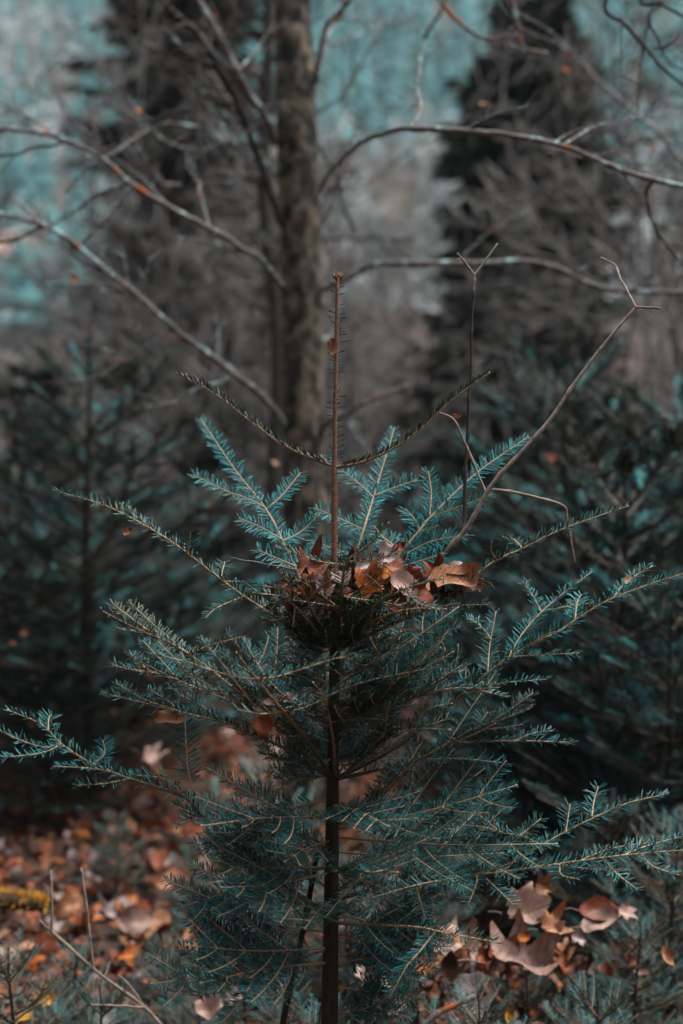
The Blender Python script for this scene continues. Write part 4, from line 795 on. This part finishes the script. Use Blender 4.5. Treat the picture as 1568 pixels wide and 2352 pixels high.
# ------------------------------------------------------------------ leaves
def leaf_mesh(kind, r, curl=0.5, roll=0.3, wave=0.08, nu=20, nv=11):
    """unit-long crumpled leaf: midrib along +X from 0 to 1, face up +Z"""
    mb = MB()
    if kind == 'ovate':
        u = np.linspace(0, 1, nu); wv = 0.30*np.sin(np.pi*u**0.85)**0.8*(1+0.05*np.sin(u*40+r.random()*6)+0.06*np.sin(u*11+r.random()*6))+0.004; v = np.linspace(-1, 1, nv)
        Uu, Vv = np.meshgrid(u, v, indexing='ij'); x = Uu; y = Vv*wv[:, None]*np.where(Vv > 0, r.uniform(0.85, 1.1), r.uniform(0.85, 1.1))
        A = np.stack((Uu, Vv, 0*Uu), -1).reshape(-1, 3); n1, n2 = nu, nv
    else:
        th = np.linspace(-math.pi, math.pi, 57); lob = np.zeros_like(th)
        for a, h, wd in ((0, 1, 0.32), (0.95, 0.86, 0.30), (-0.95, 0.86, 0.30), (1.85, 0.58, 0.3), (-1.85, 0.58, 0.3)):
            lob = np.maximum(lob, h*r.uniform(0.75, 1.1)*np.exp(-np.abs((th-a-r.normal(0, 0.08))/(wd*r.uniform(0.85, 1.3)))**1.2))
        R = 0.20+0.46*lob+0.035*np.abs(np.sin(th*7+r.random()))+0.02*np.sin(th*15+r.random()*6); R[[0, -1]] = 0.08
        rr = np.linspace(0.02, 1, 8); Rr, Tt = np.meshgrid(rr, th, indexing='ij')
        x = 0.38+Rr*R[None]*np.cos(Tt); y = Rr*R[None]*np.sin(Tt)
        A = np.stack((np.clip(x, 0, 1), np.clip(y*2.2, -1, 1), 0*x), -1).reshape(-1, 3); n1, n2 = x.shape
    xx, yy = x.copy(), y.copy(); rad = np.hypot(xx-0.42, yy)
    z = 0.14*np.abs(yy)+curl*yy**2*1.6+roll*(xx-0.4)**2
    for k in range(5):
        a = r.uniform(0, 6.28); f = r.uniform(4, 13); z = z+wave*(7.5/f)*np.sin((xx*math.cos(a)+yy*math.sin(a))*f+r.random()*6)*np.clip(rad*2.2, 0.15, 1)
    th_ = np.arctan2(yy, xx-0.42)
    z = z+wave*3.2*np.clip(rad-0.18, 0, 1)**1.5*np.sin(th_*r.integers(3, 6)+r.random()*6)
    ek = np.clip(rad-0.30, 0, 1); z = z+r.uniform(0.6, 1.8)*ek**1.5*(1 if r.random() < 0.7 else -1)
    pull = 1-0.25*ek; xx = 0.42+(xx-0.42)*pull; yy = yy*pull
    ang = curl*np.abs(yy)*1.6
    if curl > 0.05: yy = np.sign(yy)*np.sin(np.clip(ang, 0, 1.5))/(curl*1.6)
    V = np.stack((xx, yy, z), -1).reshape(-1, 3)
    i, j = np.meshgrid(np.arange(n1-1), np.arange(n2-1), indexing='ij'); b = (i*n2+j).ravel()
    mb.add(V, np.stack((b, b+n2, b+n2+1, b+1), -1), attr=A); return mb
def basis(nrm, along):
    n = unit(nrm); a = unit(np.asarray(along, float)-n*np.dot(along, n)); return np.stack((a, np.cross(n, a), n), 1)
def leaf(label, px, py, dd, size, nrm, along, mat, kind='ovate', curl=0.5, roll=0.3, wave=0.08, seed=0, group='dead leaves caught in the fir', stalk=True, width=1.0):
    """size in picture units; nrm and along in camera axes (right, up, towards the viewer)"""
    r = np.random.default_rng(seed*31+int(px)); d = D0+dd*U
    c = at(px, py, d); f = lambda v: RIGHT*v[0]+UPV*v[1]-FWD*v[2]
    Bm = basis(f(nrm), f(along)); s = size*PX(d)
    mb = leaf_mesh(kind, r, curl, roll, wave); V = np.concatenate(mb.v)-np.array((0.45, 0, 0)); V[:, 1] *= width
    mb.v = [(V*s)@Bm.T]; o = mb.obj('fallen_leaf', M[mat]); o.location = c; tag(o, label, 'leaf', group)
    if stalk:
        st = MB(); q = np.linspace(0, 1, 5); Pz = np.stack((-0.45-0.28*q, 0.05*np.sin(q*3), 0.06*q*q+0.065*roll), -1)
        tube(st, (Pz*s)@Bm.T, np.linspace(0.012, 0.008, 5)*s, 4); st.obj('stalk', M['twig'], o)
    return o
NEST = [
 ('pale mauve ovate leaf with clear veins, front of the nest', 930, 1342, -80, 92, (0.1, 0.45, 0.9), (0.75, -0.6, 0.2), 'leaf_pale', 'ovate', 0.55, 0.2, 0.05),
 ('bright orange leaf with a dark hole left of the pale veined leaf', 850, 1336, -70, 110, (-0.1, 0.3, 0.95), (0.8, 0.3, 0), 'leaf_orange', 'lobed', 0.5, 0.4, 0.12),
 ('rust leaf tip below the pale veined leaf', 966, 1366, -85, 72, (0.2, 0.2, 0.95), (0.55, -0.8, 0), 'leaf_rust', 'ovate', 0.3, 0.3, 0.08),
 ('long tan leaf lying along the right fir branch', 1036, 1338, -20, 140, (-0.25, 0.75, 0.6), (0.93, 0.33, 0), 'leaf_tan', 'ovate', 0.5, 0.25, 0.07),
 ('dark pointed leaf standing up behind the long tan leaf', 1002, 1312, 20, 80, (0.1, 0.3, 0.95), (0.25, 0.97, 0), 'leaf_rust', 'lobed', 0.4, 0.3, 0.1),
 ('mauve upper leaf layer over the long tan leaf', 1050, 1316, 10, 92, (-0.1, 0.85, 0.5), (0.98, -0.1, 0), 'leaf_mauve', 'ovate', 0.4, 0.2, 0.06),
 ('mauve leaf standing at the top of the nest', 888, 1272, 20, 70, (0.3, 0.5, 0.8), (0.5, 0.8, 0), 'leaf_mauve', 'ovate', 0.6, 0.3, 0.08),
 ('small orange leaf scrap at the top of the nest', 914, 1260, 30, 42, (0.2, 0.4, 0.9), (0.7, 0.6, 0), 'leaf_orange', 'ovate', 0.5, 0.3, 0.1),
 ('crumpled mauve leaf behind the front fir shoot', 842, 1294, 10, 82, (-0.2, 0.6, 0.7), (0.8, 0.2, 0), 'leaf_mauve', 'lobed', 0.6, 0.4, 0.14),
 ('rust crumpled leaf above the pale veined leaf', 905, 1300, -10, 76, (0.1, 0.6, 0.8), (0.9, -0.2, 0), 'leaf_rust', 'lobed', 0.5, 0.4, 0.14),
 ('rust curled leaf left of the stem in the nest', 712, 1302, -20, 100, (0.1, 0.55, 0.8), (0.95, 0.15, 0), 'leaf_rust', 'lobed', 0.6, 0.4, 0.12),
 ('mauve curled leaf low on the left of the nest', 730, 1342, -40, 70, (0.3, 0.3, 0.9), (0.5, -0.8, 0), 'leaf_mauve', 'ovate', 0.7, 0.4, 0.08),
 ('pinkish leaf at the far left of the nest', 698, 1352, -30, 76, (-0.3, 0.35, 0.9), (0.3, -0.9, 0), 'leaf_mauve', 'lobed', 0.4, 0.3, 0.1),
 ('grey mauve leaf hanging under the left of the nest', 726, 1392, -50, 62, (0.1, 0.1, 1), (0.2, -0.95, 0), 'leaf_mauve', 'ovate', 0.5, 0.3, 0.08),
 ('rust leaf edge along the bottom of the nest', 925, 1378, -75, 96, (0.0, -0.1, 1), (0.98, -0.1, 0), 'leaf_rust', 'ovate', 0.6, 0.2, 0.08),
 ('dark leaf filling the nest behind the stem', 790, 1330, 40, 120, (0.0, 0.6, 0.8), (0.9, 0.1, 0), 'leaf_dark', 'lobed', 0.4, 0.3, 0.1),
 ('dark rust leaf between stem and orange leaf', 800, 1350, -20, 85, (0.1, 0.4, 0.9), (0.6, -0.5, 0), 'leaf_dark', 'lobed', 0.5, 0.3, 0.1),
 ('small pale leaf edge at the right end of the nest', 1080, 1350, -15, 60, (0.2, 0.7, 0.6), (0.9, 0.2, 0), 'leaf_pale', 'ovate', 0.4, 0.2, 0.1),
 ('folded brown leaf hanging in the left whorl', 602, 1655, -140, 82, (0.25, 0.1, 0.95), (0.1, -0.98, 0.1), 'leaf_rust', 'ovate', 0.7, 0.3, 0.04),
 ('pale folded leaf above the brown hanging leaf', 652, 1606, -150, 62, (0.1, 0.7, 0.6), (0.95, 0.1, 0), 'leaf_pale', 'ovate', 0.7, 0.2, 0.05),
 ('pale scrap on top of the brown hanging leaf', 622, 1615, -145, 46, (0.0, 0.8, 0.5), (0.95, 0.1, 0), 'leaf_pale', 'ovate', 0.6, 0.2, 0.05),
 ('orange pink leaf caught left on the third whorl', 388, 1652, 60, 84, (0.1, 0.7, 0.7), (0.95, -0.15, 0), 'leaf_tan', 'ovate', 0.6, 0.3, 0.1),
 ('small pink leaf on the lower left fir branch', 500, 1906, -65, 40, (0.1, 0.6, 0.8), (0.9, 0.1, 0), 'leaf_tan', 'ovate', 0.6, 0.3, 0.1),
 ('little brown leaf stuck to the upright leader', 765, 797, -8, 44, (-0.2, 0.2, 0.9), (0.1, -0.95, 0.1), 'leaf_tan', 'ovate', 0.9, 0.3, 0.06),
 ('small pale leaf scrap at the end of the right fir branch', 1442, 1332, 40, 34, (0.1, 0.5, 0.8), (0.7, 0.6, 0), 'leaf_pale', 'ovate', 0.5, 0.3, 0.06),
 ('tiny rust leaf scrap on the left long branch', 292, 1222, 15, 26, (0.1, 0.3, 0.9), (0.6, 0.6, 0), 'leaf_rust', 'ovate', 0.5, 0.3, 0.06),
]
for i, L_ in enumerate(NEST): leaf(*L_, seed=i, stalk=L_[4] > 60)
G2 = 'pale fallen leaves at lower right'
LR = [
 ('large pale lobed leaf, biggest of the lower right pile', 1190, 2205, 740, 205, (0.1, 0.92, 0.42), (0.85, 0.5, 0), 'leaf_pale', 'lobed', 0.35, 0.3, 0.11),
 ('pale drooping leaf above the large lobed leaf', 1202, 2098, 800, 112, (0, 0.85, 0.5), (0.9, 0.1, 0), 'leaf_pale', 'lobed', 0.6, 0.4, 0.11),
 ('curled tan leaf right of the large lobed leaf', 1274, 2130, 760, 100, (0.2, 0.6, 0.7), (0.9, 0.3, 0), 'leaf_tan', 'lobed', 0.6, 0.4, 0.11),
 ('whitish leaf with brown spots near the right end of the pile', 1375, 2118, 720, 100, (-0.2, 0.8, 0.5), (0.93, 0.35, 0), 'leaf_pale', 'ovate', 0.4, 0.2, 0.06),
 ('narrow rolled rust leaf along the top right of the pile', 1376, 2091, 760, 110, (0, 0.6, 0.8), (1, 0.02, 0), 'leaf_rust', 'ovate', 1.2, 0.1, 0.03),
 ('small whitish leaf at the right end of the pile', 1436, 2094, 720, 58, (0.2, 0.4, 0.9), (0.6, -0.7, 0), 'leaf_pale', 'lobed', 0.5, 0.3, 0.11),
 ('dark rust leaf standing behind the large lobed leaf', 1168, 2182, 790, 84, (0, 0.4, 0.9), (0.5, 0.8, 0), 'leaf_rust', 'ovate', 0.5, 0.3, 0.08),
 ('small red orange leaf in the middle of the pile', 1203, 2152, 770, 40, (0, 0.5, 0.9), (0.8, 0.4, 0), 'leaf_orange', 'ovate', 0.5, 0.3, 0.08),
 ('pale pink leaf behind the dark drooping fir twig', 1030, 2168, 820, 135, (-0.1, 0.9, 0.45), (0.9, 0.25, 0), 'leaf_pale', 'lobed', 0.5, 0.3, 0.11),
 ('glowing orange leaf left of the pile', 968, 2220, 800, 62, (0, 0.5, 0.9), (0.8, 0.3, 0), 'leaf_orange', 'lobed', 0.5, 0.3, 0.11),
 ('mauve leaf below the left side of the pile', 1080, 2264, 740, 84, (0, 0.7, 0.6), (0.9, -0.1, 0), 'leaf_mauve', 'ovate', 0.6, 0.3, 0.11),
 ('small pale leaf high behind the pile', 1202, 2058, 850, 54, (0, 0.6, 0.8), (0.9, 0.1, 0), 'leaf_pale', 'ovate', 0.5, 0.3, 0.11),
 ('small pinkish leaf highest behind the pile', 1246, 2038, 880, 56, (0, 0.6, 0.8), (0.9, -0.3, 0), 'leaf_tan', 'lobed', 0.5, 0.3, 0.11),
 ('dark red leaf left below the pale pink leaf', 1030, 2222, 780, 66, (0, 0.4, 0.9), (0.1, 0.95, 0), 'leaf_dark', 'ovate', 0.5, 0.3, 0.11),
 ('pinkish leaf at the bottom beside the grey stick', 1092, 2326, 640, 84, (0, 0.9, 0.45), (0.9, 0.1, 0), 'leaf_mauve', 'lobed', 0.5, 0.3, 0.11),
 ('small yellow leaf at the bottom edge under the pile', 1170, 2334, 640, 34, (0, 0.5, 0.9), (0.2, 0.9, 0), 'leaf_yellow', 'ovate', 0.5, 0.3, 0.11),
 ('narrow pinkish leaf hanging at the far lower right', 1528, 2192, 650, 52, (0.3, 0.2, 0.9), (0.4, -0.9, 0), 'leaf_tan', 'ovate', 1.2, 0.2, 0.04),
 ('pale leaf left end above the grey stick', 1060, 2180, 800, 70, (0, 0.9, 0.45), (0.9, 0.25, 0), 'leaf_tan', 'lobed', 0.5, 0.3, 0.11),
 ('small mauve leaf under the curled tan leaf', 1330, 2155, 720, 60, (0.2, 0.6, 0.7), (0.7, -0.5, 0), 'leaf_mauve', 'lobed', 0.6, 0.3, 0.11),
 ('brown crumpled leaf at the lower left corner of the large lobed leaf', 1110, 2195, 770, 52, (0, 0.5, 0.8), (0.8, -0.3, 0), 'leaf_rust', 'lobed', 0.7, 0.3, 0.11),
]
for i, L_ in enumerate(LR): leaf(*L_, seed=50+i, group=G2)
G3 = 'larger fallen leaves at lower left'
LL = [
 ('large whitish leaf in the middle of the lower left litter', 312, 2118, 2100, 80, 'leaf_pale'), ('whitish leaf further right in the lower left litter', 560, 2050, 2000, 58, 'leaf_pale'),
 ('orange leaf at the lower left edge under the moss', 18, 2275, 900, 78, 'leaf_orange'), ('yellow leaf patch right of the lower left orange leaf', 100, 2288, 900, 70, 'leaf_yellow'),
 ('yellow leaf in the bottom left corner', 60, 2340, 850, 60, 'leaf_yellow'), ('pale pink leaf right of the yellow moss', 85, 2062, 2300, 60, 'leaf_pale'),
 ('tan leaf between the two upright pale shoots', 158, 2080, 2200, 64, 'leaf_tan'), ('mauve leaf right of the upright shoots', 248, 2095, 2150, 56, 'leaf_mauve'),
 ('orange pink leaf low in the litter left of the stem', 440, 2165, 1500, 60, 'leaf_tan'), ('bright orange leaf above the low dark fir', 300, 2190, 1600, 60, 'leaf_orange'),
 ('pink leaf near the centre of the litter', 375, 2025, 2500, 66, 'leaf_tan'), ('rust leaf beside the slanting pale branch', 470, 2080, 2000, 64, 'leaf_rust'),
 ('pale leaf at the bottom left of the fir foot', 470, 2320, 800, 60, 'leaf_pale'), ('pinkish leaf at the bottom beside the leaning stem', 540, 2290, 900, 56, 'leaf_mauve'),
 ('rust curled leaf beside the low dark fir foot', 560, 2235, 900, 46, 'leaf_rust'), ('yellow ochre leaf behind the slanting pale branch', 500, 2070, 2300, 70, 'leaf_yellow'),
 ('pale pink blurred leaf up on the left bank', 178, 1905, 3600, 40, 'leaf_pale'), ('pale blurred leaf hanging in the shade below the third whorl', 350, 1735, 2600, 58, 'leaf_pale'),
]
for i, (lb, x, y, z, s, mt) in enumerate(LL):
    rr_ = np.random.default_rng(900+i); leaf(lb, x, y, z, s*1.2, (rr_.normal(0, 0.25), 0.75, 0.6), (rr_.normal(0, 1), rr_.normal(0, 0.4), 0), mt, 'lobed' if i % 2 else 'ovate', 0.5, 0.35, 0.12, seed=120+i, group=G3)
def heap(name, label, c, spread, n, size, probs, seed):
    """dead leaves packed together, too buried to tell apart"""
    r = np.random.default_rng(seed); mb = MB()
    for k in range(n):
        x, y, z = np.array(c)+np.clip(r.normal(0, 0.5, 3), -1, 1)*np.array(spread); d = D0+z*U; t = leaf_mesh('lobed' if r.random() < 0.6 else 'ovate', r, r.uniform(0.4, 1.0), r.uniform(0.2, 0.6), 0.18, 12, 7)
        V = (np.concatenate(t.v)-np.array((0.45, 0, 0)))*(size*r.uniform(0.6, 1.2)*PX(d)); Bm = basis(np.array((r.normal(0, 0.5), r.normal(-0.3, 0.5), 1)), r.normal(0, 1, 3)*np.array((1, 1, 0.4)))
        m = r.choice(7, p=probs); mb.add(V@Bm.T+at(x, y, d), np.concatenate(t.q), None, m, attr=np.concatenate(t.a))
    o = mb.obj(name, [M[k] for k in LEAVES]); tag(o, label, 'leaves', kind='stuff')
heap('leaf_nest', 'packed dead leaves buried in the top whorl of the sharp fir', (775, 1365, 0), (105, 40, 62), 40, 74, (0.06, 0.20, 0.10, 0.06, 0.30, 0.28, 0.0), 301)
heap('leaf_nest', 'packed dead leaves under the long tan leaf, right half of the nest', (945, 1352, 0), (90, 24, 50), 18, 64, (0.03, 0.12, 0.07, 0.12, 0.40, 0.26, 0.0), 302)
heap('leaf_pile', 'crumpled dead leaves heaped under the pale lobed leaf at lower right', (1200, 2215, 980), (290, 55, 150), 44, 62, (0.15, 0.2, 0.16, 0.04, 0.25, 0.2, 0.0), 303)
heap('leaf_pile', 'dead leaves heaped behind the drooping dark twig at the bottom', (1000, 2280, 980), (200, 70, 150), 34, 58, (0.10, 0.22, 0.16, 0.08, 0.24, 0.2, 0.0), 304)
G4 = 'last dead leaves hanging on the bare branches'
for i, (lb, x, y, d, s_, mt) in enumerate([
 ('orange leaf on the branch tip above the long left bough', 318, 252, 3.9, 26, 'leaf_orange'), ('rust leaf on the branch right of the trunk at the top', 768, 45, 4.0, 30, 'leaf_orange'),
 ('red leaf beside the tip of the pointed spruce', 1308, 128, 4.4, 26, 'leaf_rust'), ('small red leaf a little right above the spruce shoulder', 1300, 160, 4.4, 24, 'leaf_orange'),
 ('pinkish leaf left of the pointed spruce', 1110, 240, 4.2, 26, 'leaf_tan'), ('rust leaf under the arched right bough', 1498, 342, 3.4, 20, 'leaf_rust'),
 ('rust leaf hanging on the lowest left bough', 172, 640, 3.7, 26, 'leaf_orange')]):
    leaf(lb, x, y, (d-D0)/U, s_, (0.2, 0.4, 0.9), (0.4, -0.8, 0), mt, 'ovate', 0.7, 0.3, 0.1, seed=400+i, group=G4, stalk=False)
G5 = 'dead leaves caught in the blurred firs'
for i, (lb, x, y, d, s_, mt) in enumerate([
 ('pale blurred leaf left of the bright teal spray', 482, 1155, 4.4, 24, 'leaf_pale'), ('red blurred leaf at the left edge level with the long branch tip', 10, 1172, 4.6, 30, 'leaf_rust'),
 ('tan blurred leaf low at the left edge', 56, 1455, 4.1, 24, 'leaf_tan'), ('rust blurred leaf below the tan one at the left edge', 28, 1478, 4.1, 22, 'leaf_rust'),
 ('pale pink blurred leaf before the foot of the thick trunk', 632, 1062, 3.9, 26, 'leaf_pale'), ('rust blurred leaf behind the curved twig', 1265, 1055, 4.1, 40, 'leaf_rust'),
 ('dark red blurred leaf under the bent twig', 1360, 1045, 4.2, 46, 'leaf_rust'), ('tan blurred leaf in the right firs', 1440, 1112, 3.6, 22, 'leaf_tan'),
 ('pale leaf speck in the dark right firs', 1510, 1488, 3.3, 18, 'leaf_pale'), ('rust speck low in the dark right firs', 1430, 1690, 3.2, 24, 'leaf_rust'),
 ('second rust speck low in the dark right firs near the edge', 1502, 1690, 3.2, 22, 'leaf_rust'), ('red leaf caught near the upright stick', 1048, 955, 2.9, 22, 'leaf_rust')]):
    leaf(lb, x, y, (d-D0)/U, s_, (0.2, 0.6, 0.8), (0.6, -0.5, 0), mt, 'ovate', 0.6, 0.3, 0.1, seed=440+i, group=G5, stalk=False)
def litter():
    r = np.random.default_rng(15); mb = MB()
    var = []
    for k in range(6):
        t = leaf_mesh('ovate' if k % 2 else 'lobed', r, r.uniform(0.3, 0.9), r.uniform(0.1, 0.6), 0.12, 5, 4) if k % 2 else None
        if t is None:                                      # coarse lobed leaf
            th = np.linspace(0, 2*math.pi, 11)[:-1]; R = np.where(np.arange(10) % 2 == 0, 0.5, 0.28)*r.uniform(0.85, 1.15, 10)
            V = np.vstack(((0.0, 0, 0), np.stack((R*np.cos(th), R*np.sin(th), r.normal(0.06, 0.08, 10)), -1))); V[:, 0] += 0.45
            var.append((V, None, [(0, 1+i, 1+(i+1) % 10) for i in range(10)]))
        else: var.append((np.concatenate(t.v), np.concatenate(t.q), None))
    n = 16000; yy = 1.2+6.5*r.random(n)**0.8; xx = (r.random(n)-0.5)*(0.95*yy+0.9); zz = height(xx, yy)
    p = np.array((0.04, 0.08, 0.11, 0.09, 0.38, 0.29, 0.01))
    for x, y, z in zip(xx, yy, zz):
        V, Q, T_ = var[r.integers(0, 6)]; s = r.uniform(0.035, 0.080); m = r.choice(7, p=p)
        Bm = basis(np.array((r.normal(0, 0.4), r.normal(0.0, 0.4), 1)), np.array((r.normal(), r.normal(), 0.01)))
        W = ((V-np.array((0.45, 0, 0)))*s)@Bm.T+np.array((x, y, z+r.uniform(0.005, 0.06)))
        mb.add(W, Q, T_, m, m, (0.33, 0.3, 0))
    o = mb.obj('leaf_litter', [M[k] for k in LEAVES]); tag(o, 'carpet of brown and orange dead leaves on the ground', 'leaf litter', kind='stuff')
litter()
def dry_grass():
    r = np.random.default_rng(16); mb = MB()
    for k in range(1500):
        px = r.uniform(-150, 420) if k % 3 else r.uniform(0, 1500); d = r.uniform(4.3, 7.0); p = ground_point(px, d)
        L = r.uniform(0.10, 0.38); q = np.linspace(0, 1, 5); d_ = unit((r.normal(0, 0.6), r.normal(0, 0.6), 1)); b_ = unit((r.normal(), r.normal(), -0.3))
        P = p+d_*(L*q)[:, None]+b_*(0.35*L*q*q)[:, None]; tube(mb, P, np.linspace(0.0028, 0.0008, 5), 3)
    o = mb.obj('dry_grass', M['straw'], smooth=True); tag(o, 'thin dry grass and stems on the bank at the left', 'grass', kind='stuff')
M['straw'] = bark_mat('straw', [(0.3, (0.18, 0.09, 0.06)), (0.7, (0.40, 0.24, 0.17))], 20)
dry_grass()
def moss_log():
    t = thing('mossy_log', 'short log covered in bright yellow moss at the left edge', 'log'); r = np.random.default_rng(4)
    P = spline([at(-220, 2052, 3.0), at(-60, 2064, 3.0), at(30, 2070, 3.0), at(100, 2078, 3.0)], 8); mb = MB(); tube(mb, P, np.linspace(0.020, 0.015, len(P)), 10, knob=0.2, r=r); mb.obj('wood', M['fir_bark'], t)
    ms = MB(); i = r.integers(0, len(P), 1600); c = P[i]+r.normal(0, 0.004, (1600, 3)); a = r.normal(0, 0.8, 1600)
    dv = unit(np.stack((r.normal(0, 0.3, 1600), -np.sin(a), np.cos(a)), -1)); e = c+dv*(0.018+0.010*r.random(1600))[:, None]; wv = unit(r.normal(0, 1, (1600, 3)))*0.004
    ms.add(np.stack((c-wv, c+wv, e), 1).reshape(-1, 3), None, np.arange(4800).reshape(-1, 3)); m = ms.obj('moss', plain('yellow_moss', (0.60, 0.30, 0.03)), t, False); m['kind'] = 'stuff'
moss_log()

# ------------------------------------------------------------------ air
def haze():
    mb = MB(); x0, x1, y0, y1, z0, z1 = -310, 310, -36, 490, -6, ZMAX+24
    V = [(x, y, z) for x in (x0, x1) for y in (y0, y1) for z in (z0, z1)]
    mb.add(V, [(0, 1, 3, 2), (4, 6, 7, 5), (0, 4, 5, 1), (2, 3, 7, 6), (0, 2, 6, 4), (1, 5, 7, 3)])
    m = bpy.data.materials.new('air'); m.use_nodes = True; N = m.node_tree.nodes; N.clear()
    v = N.new('ShaderNodeVolumePrincipled'); v.inputs['Color'].default_value = (0.62, 0.86, 0.88, 1); v.inputs['Density'].default_value = 0.0007
    o = N.new('ShaderNodeOutputMaterial'); m.node_tree.links.new(v.outputs[0], o.inputs['Volume'])
    h = mb.obj('haze', m, smooth=False); tag(h, 'thin teal haze filling the valley air', 'haze', kind='stuff')
haze()
